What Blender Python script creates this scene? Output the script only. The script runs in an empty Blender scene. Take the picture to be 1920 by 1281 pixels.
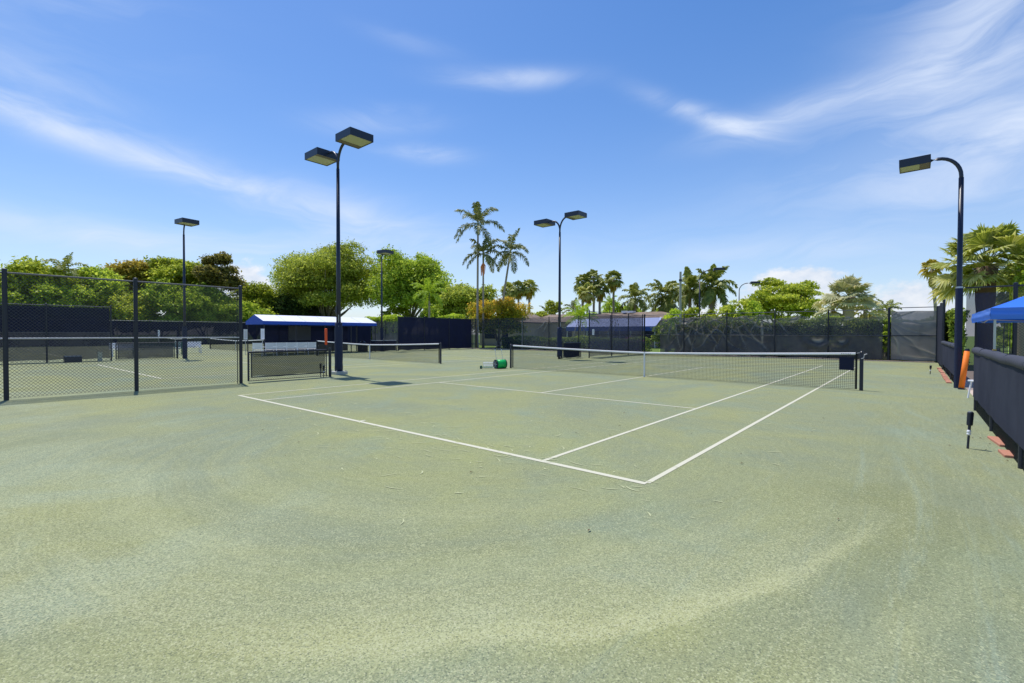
import bpy, math, random
import numpy as np
from mathutils import Vector, Matrix, noise
random.seed(7); RNG = np.random.default_rng(11)
PI = math.pi
scn = bpy.context.scene
COL = scn.collection

# ------------------------------------------------------------------ camera
F, CX, CY, H0 = 893.53, 2.16, -4.7593, 1.5933
YAW, PITCH, ROLL = .702, -.0170, .0019
fw = np.array([-math.sin(YAW)*math.cos(PITCH), math.cos(YAW)*math.cos(PITCH), math.sin(PITCH)])
rt = np.array([math.cos(YAW), math.sin(YAW), 0.]); up = np.cross(rt, fw)
rt, up = rt*math.cos(ROLL)+up*math.sin(ROLL), -rt*math.sin(ROLL)+up*math.cos(ROLL)
cam = bpy.data.objects.new('camera', bpy.data.cameras.new('camera')); COL.objects.link(cam)
cam.matrix_world = Matrix(((rt[0], up[0], -fw[0], CX), (rt[1], up[1], -fw[1], CY), (rt[2], up[2], -fw[2], H0), (0, 0, 0, 1)))
cam.data.sensor_width = 36; cam.data.lens = F/1920*36
cam.data.clip_start = .05; cam.data.clip_end = 2000
scn.camera = cam
def spot(px, d, py=None):
    """world point at photo column px and depth d (on the ground unless a row is given)"""
    v = fw + rt*(px-960)/F - up*((py if py is not None else 640.5)-640.5)/F
    p = np.array([CX, CY, H0]) + v*d
    return float(p[0]), float(p[1]), float(p[2]) if py is not None else 0.
def top(px, d, py): return spot(px, d, py)[2]

# ------------------------------------------------------------------ sky, sun, exposure
SUNV = Vector((-.364, .08, 1)).normalized()
EL = math.asin(SUNV.z); AZ = math.atan2(SUNV.x, SUNV.y)
world = bpy.data.worlds.new('World'); scn.world = world; world.use_nodes = True
nt = world.node_tree; nt.nodes.clear()
def N(t, tree=None, **kw):
    n = (tree or nt).nodes.new(t)
    for k, v in kw.items(): setattr(n, k, v)
    return n
def mth(op, a, b=None, c=None, tree=None, clamp=False):
    tr = tree or nt
    n = tr.nodes.new('ShaderNodeMath'); n.operation = op; n.use_clamp = clamp
    for i, v in enumerate((a, b, c)):
        if v is None: continue
        if isinstance(v, (int, float)): n.inputs[i].default_value = v
        else: tr.links.new(v, n.inputs[i])
    return n.outputs[0]
sky = N('ShaderNodeTexSky', sky_type='NISHITA', sun_disc=False)
sky.sun_elevation = EL; sky.sun_rotation = AZ; sky.air_density = 1.0; sky.dust_density = .6; sky.ozone_density = 2.2; sky.altitude = 0
hsv = N('ShaderNodeHueSaturation'); hsv.inputs['Saturation'].default_value = 1.33; hsv.inputs['Value'].default_value = 1.0
nt.links.new(sky.outputs[0], hsv.inputs['Color'])
tint = N('ShaderNodeMixRGB', blend_type='MULTIPLY'); tint.inputs[0].default_value = 1; tint.inputs[2].default_value = (.99, 1.03, 1.16, 1)
nt.links.new(hsv.outputs[0], tint.inputs[1])
tc = N('ShaderNodeTexCoord'); sep = N('ShaderNodeSeparateXYZ'); nt.links.new(tc.outputs['Generated'], sep.inputs[0])
az = mth('MULTIPLY', mth('ARCTAN2', sep.outputs[0], sep.outputs[1]), 180/PI)
el = mth('MULTIPLY', mth('ARCSINE', sep.outputs[2]), 180/PI)
# cirrus: slanted wispy noise over a few long veils; cumulus: a few heaps near the horizon
def noisetex(vec, scale, detail, rough, dist=0., tree=None):
    tr = tree or nt
    n = tr.nodes.new('ShaderNodeTexNoise'); n.inputs['Scale'].default_value = scale; n.inputs['Detail'].default_value = detail
    n.inputs['Roughness'].default_value = rough; n.inputs['Distortion'].default_value = dist
    if vec is not None: tr.links.new(vec, n.inputs['Vector'])
    return n.outputs['Fac']
def comb(a, b, c=0., tree=None):
    tr = tree or nt
    n = tr.nodes.new('ShaderNodeCombineXYZ')
    for i, v in enumerate((a, b, c)):
        if isinstance(v, (int, float)): n.inputs[i].default_value = v
        else: tr.links.new(v, n.inputs[i])
    return n.outputs[0]
def blob(a0, e0, wx, wy, rot, amp):
    c, s = math.cos(math.radians(rot)), math.sin(math.radians(rot))
    da = mth('SUBTRACT', az, a0); de = mth('SUBTRACT', el, e0)
    u = mth('ADD', mth('MULTIPLY', da, c/wx), mth('MULTIPLY', de, s/wx))
    v = mth('ADD', mth('MULTIPLY', da, -s/wy), mth('MULTIPLY', de, c/wy))
    return mth('MULTIPLY', mth('EXPONENT', mth('MULTIPLY', mth('ADD', mth('MULTIPLY', u, u), mth('MULTIPLY', v, v)), -1.)), amp)
def addall(L):
    r = L[0]
    for x in L[1:]: r = mth('ADD', r, x)
    return r
warp = noisetex(comb(az, el), .06, 3, .5)
u_ = mth('ADD', mth('MULTIPLY', az, .95), mth('MULTIPLY', el, .3)); v_ = mth('ADD', mth('MULTIPLY', az, -.05), mth('MULTIPLY', el, 1.))
wis = noisetex(comb(mth('MULTIPLY', u_, .030), mth('ADD', mth('MULTIPLY', v_, .14), mth('MULTIPLY', warp, 1.2))), 1.9, 9, .60, .7)
wisf = mth('MULTIPLY', mth('SUBTRACT', wis, .38), 3.2, clamp=True)
veil = addall([blob(*b) for b in (
    (-84, 17.5, 9, 1.3, -8, .65), (-74, 15.6, 14, 1.5, -9, .5), (-58, 12.5, 13, 2.6, -10, .55), (-86, 20.6, 8, 1.6, -3, .42),
    (-84, 8.8, 14, 1.2, -2, .55), (-68, 8.5, 14, 1.6, 0, .3), (-41, 27.9, 7, .9, 0, .75), (-56, 22.9, 6, 1.2, 6, .5), (-50.5, 20.2, 4.5, .9, 0, .45),
    (-52, 30.5, 5, .8, -6, .25), (-18, 22.6, 7, .9, -24, .7), (-9, 21.4, 9, 1.5, 5, .62), (3, 23.5, 7, 3.6, 34, .56), (4, 15.5, 14, 3.0, 3, .6), (6, 12.3, 9, 1.6, 0, .5),
    (-40, 8.0, 60, 4.5, 0, .25), (-8, 8.6, 12, 1.2, 0, .3), (-88, 27, 12, 4, 0, .3), (9, 27, 13, 7, 25, .34), (9, 18, 9, 5, 0, .4))])
hz = mth('MULTIPLY', mth('EXPONENT', mth('MULTIPLY', mth('MAXIMUM', el, 0.), -1/13.)), .50)
cir = mth('MULTIPLY', veil, mth('ADD', mth('MULTIPLY', wisf, .80), .24))
cn = noisetex(comb(mth('MULTIPLY', az, .22), mth('MULTIPLY', el, .32)), 1.7, 9, .6)
cumw = addall([blob(*b) for b in ((-70.2, 5.2, 2.6, 2.4, 0, 1.25), (-67.5, 3.2, 3.2, 2.2, 0, .9), (-12, 4.6, 4.2, 2.4, 0, .9), (-7.6, 5.4, 2.8, 1.7, 0, .88), (-.3, 2.4, 3.2, 3.0, 0, 1.15), (-17, 2.0, 4, 1.6, 0, .6), (-4, 1.5, 3, 1.4, 0, .6), (4, 0.6, 5, 2.2, 0, .7), (-48, .5, 22, 2.2, 0, .4))])
cum = mth('MULTIPLY', mth('SUBTRACT', mth('ADD', cumw, mth('MULTIPLY', mth('SUBTRACT', cn, .5), 1.5)), .48), 3.2, clamp=True)
cumcol = N('ShaderNodeMixRGB', blend_type='MIX'); cumcol.inputs[1].default_value = (5.0, 5.6, 6.6, 1); cumcol.inputs[2].default_value = (7.0, 7.1, 7.4, 1)
nt.links.new(mth('MULTIPLY', mth('SUBTRACT', cn, .35), 3., clamp=True), cumcol.inputs[0])
m1 = N('ShaderNodeMixRGB'); nt.links.new(mth('MINIMUM', mth('ADD', cir, mth('MULTIPLY', hz, mth('SUBTRACT', 1., cir))), .88), m1.inputs[0]); nt.links.new(tint.outputs[0], m1.inputs[1]); m1.inputs[2].default_value = (5.6, 6.3, 7.6, 1)
m2 = N('ShaderNodeMixRGB'); nt.links.new(mth('MULTIPLY', cum, .9), m2.inputs[0]); nt.links.new(m1.outputs[0], m2.inputs[1]); nt.links.new(cumcol.outputs[0], m2.inputs[2])
bg = N('ShaderNodeBackground'); bg.inputs['Strength'].default_value = .135
nt.links.new(m2.outputs[0], bg.inputs['Color'])
wo = N('ShaderNodeOutputWorld'); nt.links.new(bg.outputs[0], wo.inputs[0])
sl = bpy.data.lights.new('sun', 'SUN'); sl.energy = 4.2; sl.angle = math.radians(.53); sl.color = (1., .955, .88)
so = bpy.data.objects.new('sun', sl); COL.objects.link(so)
so.rotation_euler = SUNV.to_track_quat('Z', 'Y').to_euler(); so.location = (0, 0, 40)
vs = scn.view_settings; vs.view_transform = 'Standard'; vs.look = 'None'; vs.exposure = 0.0; vs.gamma = 1; vs.use_curve_mapping = False
scn.cycles.max_bounces = 6; scn.cycles.transparent_max_bounces = 24; scn.cycles.diffuse_bounces = 3

# ------------------------------------------------------------------ mesh builder
class MB:
    def __init__(s): s.v = []; s.f = []; s.n = 0; s.fold = None
    def add(s, v, f):
        s.v.append(np.asarray(v, float).reshape(-1, 3)); s.f += [tuple(i+s.n for i in q) for q in f]; s.n += len(s.v[-1])
        return s
    def box(s, x0, x1, y0, y1, z0, z1, M=None):
        v = np.array([(x, y, z) for z in (z0, z1) for y in (y0, y1) for x in (x0, x1)], float)
        if M is not None: v = np.array([M @ Vector(p) for p in v])
        return s.add(v, [(0, 2, 3, 1), (4, 5, 7, 6), (0, 1, 5, 4), (2, 6, 7, 3), (0, 4, 6, 2), (1, 3, 7, 5)])
    def tube(s, pts, r, seg=8, caps=True, r2=None):
        P = [Vector(p) for p in pts]; n = len(P)
        R = list(r) if hasattr(r, '__len__') else [r]*n
        if r2 is not None: R = [r+(r2-r)*i/(n-1) for i in range(n)]
        V = []; Fc = []; ref = None
        for i in range(n):
            t = (P[min(i+1, n-1)]-P[max(i-1, 0)]).normalized()
            if ref is None: ref = Vector((0, 0, 1)) if abs(t.z) < .9 else Vector((1, 0, 0))
            a = t.cross(ref).normalized(); b = t.cross(a).normalized(); ref = -b if False else ref
            for k in range(seg):
                w = 2*PI*k/seg; V.append(P[i]+(a*math.cos(w)+b*math.sin(w))*R[i])
        for i in range(n-1):
            for k in range(seg):
                k2 = (k+1) % seg; Fc.append((i*seg+k, i*seg+k2, (i+1)*seg+k2, (i+1)*seg+k))
        if caps: Fc.append(tuple(range(seg))[::-1]); Fc.append(tuple((n-1)*seg+k for k in range(seg)))
        return s.add([tuple(p) for p in V], Fc)
    def build(s, name, mat, parent=None, smooth=False, loc=None):
        me = bpy.data.meshes.new(name)
        V = np.concatenate(s.v) if s.v else np.zeros((0, 3))
        me.from_pydata(V.tolist(), [], s.f); me.update()
        if smooth: me.shade_smooth()
        if s.fold: me.attributes.new('fold', 'FLOAT', 'POINT').data.foreach_set('value', s.fold)
        if mat: me.materials.append(mat)
        o = bpy.data.objects.new(name, me); COL.objects.link(o)
        if parent: o.parent = parent
        if loc: o.location = loc
        return o
def bevel(o, w=.01, seg=2):
    m = o.modifiers.new('bevel', 'BEVEL'); m.width = w; m.segments = seg; m.limit_method = 'ANGLE'
    return o
def tag(o, label=None, cat=None, group=None, kind=None):
    for k, v in (('label', label), ('category', cat), ('group', group), ('kind', kind)):
        if v: o[k] = v
    return o
def thing(name, label, cat, loc=(0, 0, 0), rz=0., group=None):
    o = bpy.data.objects.new(name, None); COL.objects.link(o); o.location = loc; o.rotation_euler = (0, 0, rz); o.empty_display_size = .2
    return tag(o, label, cat, group)
def dup(root, loc, rz=0., label=None, scale=None):
    def cp(o, par):
        c = o.copy(); COL.objects.link(c)
        if par is not None:
            c.parent = par
        for ch in kids.get(o.name, []): cp(ch, c)
        return c
    kids = {}
    for ch in root.children_recursive: kids.setdefault(ch.parent.name, []).append(ch)
    r = cp(root, None); r.location = loc; r.rotation_euler = (0, 0, rz)
    if label: r['label'] = label
    if scale: r.scale = (scale,)*3
    return r

# ------------------------------------------------------------------ materials
def mat(name, col, rough=.6, var=.12, scale=6., bump=0., metal=0., col2=None, spec=.3, coords='Object'):
    m = bpy.data.materials.new(name); m.use_nodes = True; t = m.node_tree; b = t.nodes['Principled BSDF']
    b.inputs['Roughness'].default_value = rough; b.inputs['Metallic'].default_value = metal; b.inputs['Specular IOR Level'].default_value = spec
    co = N('ShaderNodeTexCoord', t).outputs[coords]
    n = noisetex(co, scale, 5, .6, tree=t)
    mx = N('ShaderNodeMixRGB', t); t.links.new(mth('MULTIPLY', mth('SUBTRACT', n, .3), 2.5, tree=t, clamp=True), mx.inputs[0])
    c2 = col2 or tuple(min(1, c*(1+var)) for c in col)
    c1 = col if col2 else tuple(c*(1-var) for c in col)
    mx.inputs[1].default_value = (*c1, 1); mx.inputs[2].default_value = (*c2, 1)
    t.links.new(mx.outputs[0], b.inputs['Base Color'])
    if bump:
        bp = N('ShaderNodeBump', t); bp.inputs['Strength'].default_value = bump; bp.inputs['Distance'].default_value = .02
        n2 = noisetex(co, scale*6, 4, .6, tree=t); t.links.new(n2, bp.inputs['Height']); t.links.new(bp.outputs[0], b.inputs['Normal'])
    return m
def screen_mat(name, col, opac, col2=None, low=0.):
    """knitted windscreen cloth: part of the light passes through the weave"""
    m = bpy.data.materials.new(name); m.use_nodes = True; t = m.node_tree; t.nodes.clear()
    co = N('ShaderNodeTexCoord', t).outputs['Object']
    n = noisetex(co, 1.1, 5, .6, tree=t)
    mx = N('ShaderNodeMixRGB', t); t.links.new(n, mx.inputs[0]); mx.inputs[1].default_value = (*[c*.75 for c in col], 1); mx.inputs[2].default_value = (*(col2 or [c*1.3 for c in col]), 1)
    fa = N('ShaderNodeAttribute', t); fa.attribute_name = 'fold'      # doubled cloth along creases, with fold highlights put into its colour
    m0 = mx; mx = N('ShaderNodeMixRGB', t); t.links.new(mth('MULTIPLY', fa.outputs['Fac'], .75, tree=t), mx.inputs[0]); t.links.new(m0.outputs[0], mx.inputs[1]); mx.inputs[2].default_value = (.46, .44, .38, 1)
    d = N('ShaderNodeBsdfDiffuse', t); t.links.new(mx.outputs[0], d.inputs[0])
    tl = N('ShaderNodeBsdfTranslucent', t); t.links.new(mx.outputs[0], tl.inputs[0])
    ms = N('ShaderNodeMixShader', t); ms.inputs[0].default_value = .25; t.links.new(d.outputs[0], ms.inputs[1]); t.links.new(tl.outputs[0], ms.inputs[2])
    tr = N('ShaderNodeBsdfTransparent', t); mz = N('ShaderNodeMixShader', t)
    op = mth('ADD', opac-.06, mth('MULTIPLY', n, .12, tree=t), tree=t, clamp=True)
    if low:
        sz = N('ShaderNodeSeparateXYZ', t); t.links.new(co, sz.inputs[0])
        op = mth('ADD', op, mth('MULTIPLY', mth('MULTIPLY', mth('SUBTRACT', 1.75, sz.outputs[2], tree=t), 2.2, tree=t, clamp=True), low, tree=t), tree=t, clamp=True)
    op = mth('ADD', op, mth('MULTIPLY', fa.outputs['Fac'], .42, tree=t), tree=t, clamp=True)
    lw = N('ShaderNodeLayerWeight', t); lw.inputs['Blend'].default_value = .5
    op = mth('ADD', op, mth('MULTIPLY', mth('POWER', lw.outputs['Facing'], 3., tree=t), 1.2, tree=t), tree=t, clamp=True)
    t.links.new(op, mz.inputs[0]); t.links.new(tr.outputs[0], mz.inputs[1]); t.links.new(ms.outputs[0], mz.inputs[2])
    t.links.new(mz.outputs[0], N('ShaderNodeOutputMaterial', t).inputs[0])
    return m
def leaf_mat(name, dark, mid, light, trans=.45, spec=.2):
    m = bpy.data.materials.new(name); m.use_nodes = True; t = m.node_tree; t.nodes.clear()
    a = N('ShaderNodeAttribute', t); a.attribute_name = 'tone'
    r = N('ShaderNodeValToRGB', t); t.links.new(a.outputs['Fac'], r.inputs[0])
    r.color_ramp.elements[0].color = (*dark, 1); r.color_ramp.elements[1].color = (*light, 1); e = r.color_ramp.elements.new(.5); e.color = (*mid, 1)
    p = N('ShaderNodeBsdfPrincipled', t); t.links.new(r.outputs[0], p.inputs['Base Color']); p.inputs['Roughness'].default_value = .55; p.inputs['Specular IOR Level'].default_value = spec
    tl = N('ShaderNodeBsdfTranslucent', t); hs = N('ShaderNodeHueSaturation', t); hs.inputs['Value'].default_value = 1.5; hs.inputs['Hue'].default_value = .49
    t.links.new(r.outputs[0], hs.inputs['Color']); t.links.new(hs.outputs[0], tl.inputs[0])
    ms = N('ShaderNodeMixShader', t); ms.inputs[0].default_value = trans; t.links.new(p.outputs[0], ms.inputs[1]); t.links.new(tl.outputs[0], ms.inputs[2])
    t.links.new(ms.outputs[0], N('ShaderNodeOutputMaterial', t).inputs[0])
    return m
def clay_mat():
    m = bpy.data.materials.new('green clay'); m.use_nodes = True; t = m.node_tree; b = t.nodes['Principled BSDF']
    b.inputs['Roughness'].default_value = .92; b.inputs['Specular IOR Level'].default_value = .12
    co = N('ShaderNodeTexCoord', t).outputs['Object']; sp = N('ShaderNodeSeparateXYZ', t); t.links.new(co, sp.inputs[0]); X, Y = sp.outputs[0], sp.outputs[1]
    M = lambda op, a, bb=None, c=None, clamp=False: mth(op, a, bb, c, tree=t, clamp=clamp)
    wob = noisetex(co, .35, 4, .55, tree=t)
    big = noisetex(co, .22, 5, .6, 1.2, tree=t); mid = noisetex(co, 1.1, 6, .65, .8, tree=t)
    fine = noisetex(co, 125., 3, .8, tree=t); grit = noisetex(co, 62., 4, .8, tree=t)
    def rad(x0, y0): 
        dx = M('SUBTRACT', X, x0); dy = M('SUBTRACT', Y, y0)
        return M('ADD', M('SQRT', M('ADD', M('MULTIPLY', dx, dx), M('MULTIPLY', dy, dy))), M('MULTIPLY', M('SUBTRACT', wob, .5), .9)), dx, dy
    r, dx, dy = rad(-3., .5)
    # drag-brush sweeps: fine streaks that run round the end of the court
    sweep = noisetex(comb(M('MULTIPLY', r, 2.6), M('MULTIPLY', M('ARCTAN2', dy, dx), .5), 0., t), 2.2, 6, .65, .3, tree=t)
    lng = noisetex(comb(M('MULTIPLY', X, 2.4), M('MULTIPLY', Y, .22), 0., t), 1.6, 6, .62, .7, tree=t)
    # which pattern rules where: sweeps behind the baseline, lengthwise strokes along the right side
    side = M('MULTIPLY', M('SUBTRACT', X, .9), 1.2, clamp=True)
    st = N('ShaderNodeMixRGB', t); t.links.new(side, st.inputs[0]); t.links.new(sweep, st.inputs[1]); t.links.new(lng, st.inputs[2])
    S = st.outputs[0]
    band = M('MULTIPLY', M('SUBTRACT', r, 4.15), 1.7, clamp=True)
    cut = M('MULTIPLY', M('SUBTRACT', 5.0, r), 14., clamp=True)
    arc = M('MULTIPLY', M('MULTIPLY', band, cut), M('MULTIPLY', M('MULTIPLY', M('SUBTRACT', 1.0, Y), .6, clamp=True), M('MULTIPLY', M('ADD', X, 2.2), .4, clamp=True)))
    edge = M('MULTIPLY', M('EXPONENT', M('MULTIPLY', M('POWER', M('MULTIPLY', M('SUBTRACT', r, 4.92), 11.), 2.), -1.)), M('MULTIPLY', M('MULTIPLY', M('SUBTRACT', .6, Y), .5, clamp=True), M('MULTIPLY', M('ADD', X, .8), .6, clamp=True)))
    def mix(f, a, c, bt='MIX'):
        n = N('ShaderNodeMixRGB', t, blend_type=bt)
        for i, v in enumerate((f, a, c)):
            if isinstance(v, (int, float)): n.inputs[i].default_value = v
            elif isinstance(v, tuple): n.inputs[i].default_value = (*v, 1)
            else: t.links.new(v, n.inputs[i])
        return n.outputs[0]
    GREY = (0.232, 0.265, 0.172); OLIVE = (0.215, 0.231, 0.101); SAGE = (0.303, 0.319, 0.148); PALE = (0.498, 0.493, 0.262); TEAL = (0.229, 0.289, 0.211)
    patch = noisetex(co, .62, 6, .62, .5, tree=t); blot = noisetex(co, 2.6, 5, .65, .4, tree=t)
    c = mix(M('MULTIPLY', M('SUBTRACT', big, .38), 4.2, clamp=True), GREY, SAGE)
    c = mix(M('MULTIPLY', M('SUBTRACT', S, .47), 5.5, clamp=True), c, mix(.40, c, OLIVE))
    c = mix(M('MULTIPLY', M('SUBTRACT', patch, .50), 5., clamp=True), c, mix(.75, c, TEAL))
    c = mix(M('MULTIPLY', M('SUBTRACT', blot, .54), 5., clamp=True), c, mix(.28, c, (0.298, 0.299, 0.135)))
    hair = noisetex(comb(M('MULTIPLY', r, 30.), M('MULTIPLY', M('ARCTAN2', dy, dx), 3.2), 0., t), 1., 4, .6, .2, tree=t)
    hair2 = noisetex(comb(M('MULTIPLY', X, 26.), M('MULTIPLY', Y, 1.1), 0., t), 1., 4, .6, .2, tree=t)
    hh = N('ShaderNodeMixRGB', t); t.links.new(side, hh.inputs[0]); t.links.new(hair, hh.inputs[1]); t.links.new(hair2, hh.inputs[2])
    c = mix(M('MULTIPLY', M('SUBTRACT', hh.outputs[0], .52), 3.2, clamp=True), c, mix(.30, c, (0.119, 0.143, 0.095)))
    c = mix(M('MULTIPLY', M('SUBTRACT', .46, hh.outputs[0]), 3.2, clamp=True), c, mix(.22, c, (0.568, 0.574, 0.352)))
    # yellow-green bloom in front of the baseline and over the near swept band
    bx = M('MULTIPLY', M('SUBTRACT', X, -2.2), .27); by = M('MULTIPLY', M('SUBTRACT', Y, .1), .42)
    moss = M('MULTIPLY', M('EXPONENT', M('MULTIPLY', M('ADD', M('MULTIPLY', bx, bx), M('MULTIPLY', by, by)), -1.)), M('MULTIPLY', M('SUBTRACT', mid, .32), 3.4, clamp=True))
    c = mix(M('MULTIPLY', moss, .5), c, (0.333, 0.354, 0.140))
    # right-hand run-back: olive wear crossed by pale teal drag strokes
    mx_ = M('MULTIPLY', M('SUBTRACT', X, 2.0), 1.25); my_ = M('MULTIPLY', M('SUBTRACT', Y, .6), .42)
    m2_ = M('MULTIPLY', M('EXPONENT', M('MULTIPLY', M('ADD', M('MULTIPLY', mx_, mx_), M('MULTIPLY', my_, my_)), -1.)), M('MULTIPLY', M('SUBTRACT', patch, .34), 5., clamp=True))
    c = mix(M('MULTIPLY', m2_, .75), c, (0.215, 0.231, 0.105))
    lng2 = noisetex(comb(M('ADD', M('MULTIPLY', X, 2.9), M('MULTIPLY', M('MULTIPLY', Y, Y), .05)), M('MULTIPLY', Y, .16), 4., t), 2.0, 6, .7, .5, tree=t)
    sidew = M('MULTIPLY', M('SUBTRACT', X, .2), .6, clamp=True)
    c = mix(M('MULTIPLY', M('MULTIPLY', M('SUBTRACT', lng2, .53), 7., clamp=True), M('MULTIPLY', sidew, .5)), c, (0.273, 0.332, 0.241))
    # further drag-brush sweeps parallel to the main one
    def ring(rr_, w, amp, xl):
        return M('MULTIPLY', M('MULTIPLY', M('EXPONENT', M('MULTIPLY', M('POWER', M('ABSOLUTE', M('MULTIPLY', M('SUBTRACT', r, rr_), w)), 2.), -1.)), amp), M('MULTIPLY', M('MULTIPLY', M('SUBTRACT', .4, Y), .7, clamp=True), M('MULTIPLY', M('ADD', X, xl), .5, clamp=True)))
    rings = M('ADD', M('ADD', ring(5.55, 9., .75, 4.5), ring(4.2, 5., .8, 5.)), M('ADD', ring(6.2, 7., .7, 4.5), ring(3.2, 5., .55, 5.5)))
    c = mix(M('MULTIPLY', rings, M('MULTIPLY', M('SUBTRACT', blot, .22), 1.3, clamp=True)), c, (0.366, 0.390, 0.218))
    c = mix(M('MULTIPLY', M('ADD', ring(5.25, 8., .6, 4.5), ring(3.7, 5., .6, 5.)), .5), c, (0.201, 0.237, 0.164))
    # loose pale granules: dense in the swept band, sparse elsewhere
    lowband = M('MULTIPLY', M('MULTIPLY', M('SUBTRACT', -1.2, Y), .45, clamp=True), M('SUBTRACT', patch, .30))
    dens = M('ADD', M('ADD', M('ADD', M('MULTIPLY', arc, .10), M('MULTIPLY', edge, .10)), M('MULTIPLY', M('SUBTRACT', S, .5), .25)), M('MULTIPLY', lowband, .30))
    gr = M('MULTIPLY', M('SUBTRACT', M('ADD', grit, dens), .535), 9., clamp=True)
    c = mix(M('MULTIPLY', M('MULTIPLY', edge, M('MULTIPLY', M('SUBTRACT', mid, .25), 2.2, clamp=True)), .30), c, (0.426, 0.441, 0.186))
    c = mix(M('MULTIPLY', gr, .32), c, PALE)
    # single granules: every cell its own tone, a few dark or pale ones
    def cells(sc):
        v = t.nodes.new('ShaderNodeTexVoronoi'); v.inputs['Scale'].default_value = sc; t.links.new(co, v.inputs['Vector'])
        q = N('ShaderNodeSeparateXYZ', t); t.links.new(v.outputs['Color'], q.inputs[0]); return q.outputs[0], q.outputs[1]
    g1, g2 = cells(150.); h1, h2 = cells(88.)
    f1 = M('ADD', .79, M('MULTIPLY', g1, .36)); f2 = M('ADD', .88, M('MULTIPLY', h1, .20)); ff = M('MULTIPLY', f1, f2)
    vv = N('ShaderNodeVectorMath', t, operation='SCALE'); t.links.new(c, vv.inputs[0]); t.links.new(ff, vv.inputs['Scale']); c = vv.outputs[0]
    c = mix(M('MULTIPLY', M('GREATER_THAN', M('ADD', g2, M('MULTIPLY', dens, .7)), .965), .45), c, (.54, .54, .35))
    c = mix(M('MULTIPLY', M('GREATER_THAN', M('ADD', h2, M('MULTIPLY', dens, 1.0)), .975), .5), c, (.46, .48, .27))
    c = mix(M('MULTIPLY', M('LESS_THAN', g2, .085), .6), c, (.10, .12, .085))
    t.links.new(c, b.inputs['Base Color'])
    bp = N('ShaderNodeBump', t); bp.inputs['Strength'].default_value = .35; bp.inputs['Distance'].default_value = .006
    t.links.new(M('ADD', M('MULTIPLY', grit, .5), M('MULTIPLY', g1, .8)), bp.inputs['Height']); t.links.new(bp.outputs[0], b.inputs['Normal'])
    return m
def roof_mat():
    m = bpy.data.materials.new('clay roof tile'); m.use_nodes = True; t = m.node_tree; b = t.nodes['Principled BSDF']; b.inputs['Roughness'].default_value = .8
    co = N('ShaderNodeTexCoord', t).outputs['Object']; sp = N('ShaderNodeSeparateXYZ', t); t.links.new(co, sp.inputs[0])
    z = mth('FRACT', mth('MULTIPLY', sp.outputs[2], 6.5, tree=t), tree=t)
    n = noisetex(co, 1.8, 6, .7, tree=t)
    r = N('ShaderNodeValToRGB', t); t.links.new(n, r.inputs[0]); r.color_ramp.elements[0].color = (.15, .095, .065, 1); r.color_ramp.elements[1].color = (.33, .26, .20, 1); r.color_ramp.elements[0].position = .3; r.color_ramp.elements[1].position = .7
    k = N('ShaderNodeMixRGB', t); k.inputs[2].default_value = (.10, .06, .045, 1); t.links.new(mth('LESS_THAN', z, .22, tree=t), k.inputs[0]); t.links.new(r.outputs[0], k.inputs[1])
    t.links.new(k.outputs[0], b.inputs['Base Color'])
    return m
CLAY = clay_mat()
GRASS = mat('lawn', (.09, .17, .025), .9, col2=(.20, .30, .05), scale=1.2, bump=.3)
LINE = mat('line tape', (.38, .38, .27), .8, col2=(.60, .58, .44), scale=7., bump=.1)
BLKMETAL = mat('black coated steel', (.008, .011, .022), .42, var=.25, scale=9, bump=.05, spec=.5)
NAVY = mat('navy enamel', (.009, .013, .030), .38, var=.25, scale=5, spec=.55)
WIRE = mat('black vinyl wire', (.02, .025, .03), .5, var=.2)
RAILTOP = mat('weathered rail', (.10, .10, .11), .45, var=.3, scale=2, metal=.3)
TWINE = mat('net twine', (.012, .014, .014), .8)
TAPE = mat('white net tape', (.78, .77, .76), .7, var=.06, scale=4)
PADDING = mat('navy pole padding', (.014, .020, .048), .62, var=.3, scale=2.5, bump=.5)
ROLLCLOTH = mat('rolled charcoal cloth', (.040, .042, .056), .75, var=.3, scale=3, bump=.5)
CONC = mat('concrete', (.42, .42, .38), .9, var=.15, scale=4, bump=.2)
LENS = mat('lamp lens', (.36, .36, .20), .35, var=.12, scale=3)
LENSD = mat('lamp reflector rust', (.10, .085, .06), .6, var=.5, scale=9)
SCR_NAVY = screen_mat('navy windscreen', (.016, .020, .046), .96)
SCR_SEE = screen_mat('thin navy windscreen', (.040, .048, .095), .50, (.07, .075, .12))
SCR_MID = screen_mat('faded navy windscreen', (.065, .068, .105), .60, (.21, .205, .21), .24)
SCR_DULL = screen_mat('dull navy windscreen', (.050, .054, .085), .80, (.11, .11, .12))
SCR_GREY = screen_mat('charcoal windscreen', (.32, .30, .31), .90, (.46, .43, .43))
SCR_LIT = screen_mat('sunlit slate windscreen', (.058, .064, .090), .985, (.082, .088, .115))  # lighter copy of the screen cloth, with sunlight put into the colour
SCR_GATE = screen_mat('gate windscreen', (.032, .036, .032), .70)
BLUE = mat('royal blue canvas', (.018, .075, .42), .55, var=.12, scale=2)
BLUETENT = mat('bright blue polyester', (.04, .17, .72), .32, var=.15, scale=2.4, spec=.6, bump=.15)
PALECANVAS = mat('canvas top with sheen', (.74, .76, .86), .5, var=.05, scale=1.5)  # sun sheen on the canvas top is put into this pale colour
WHITEP = mat('white plastic', (.80, .80, .84), .4, var=.05)
GREENP = mat('green plastic', (.01, .42, .09), .35, var=.2, scale=8)
DKGREEN = mat('dark green paint', (.015, .09, .06), .5, var=.2)
GREYM = mat('galvanised steel', (.42, .43, .44), .4, var=.15, scale=8, metal=.7)
ORANGE = mat('orange foam', (.85, .20, .02), .6, var=.12, scale=5)
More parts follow.
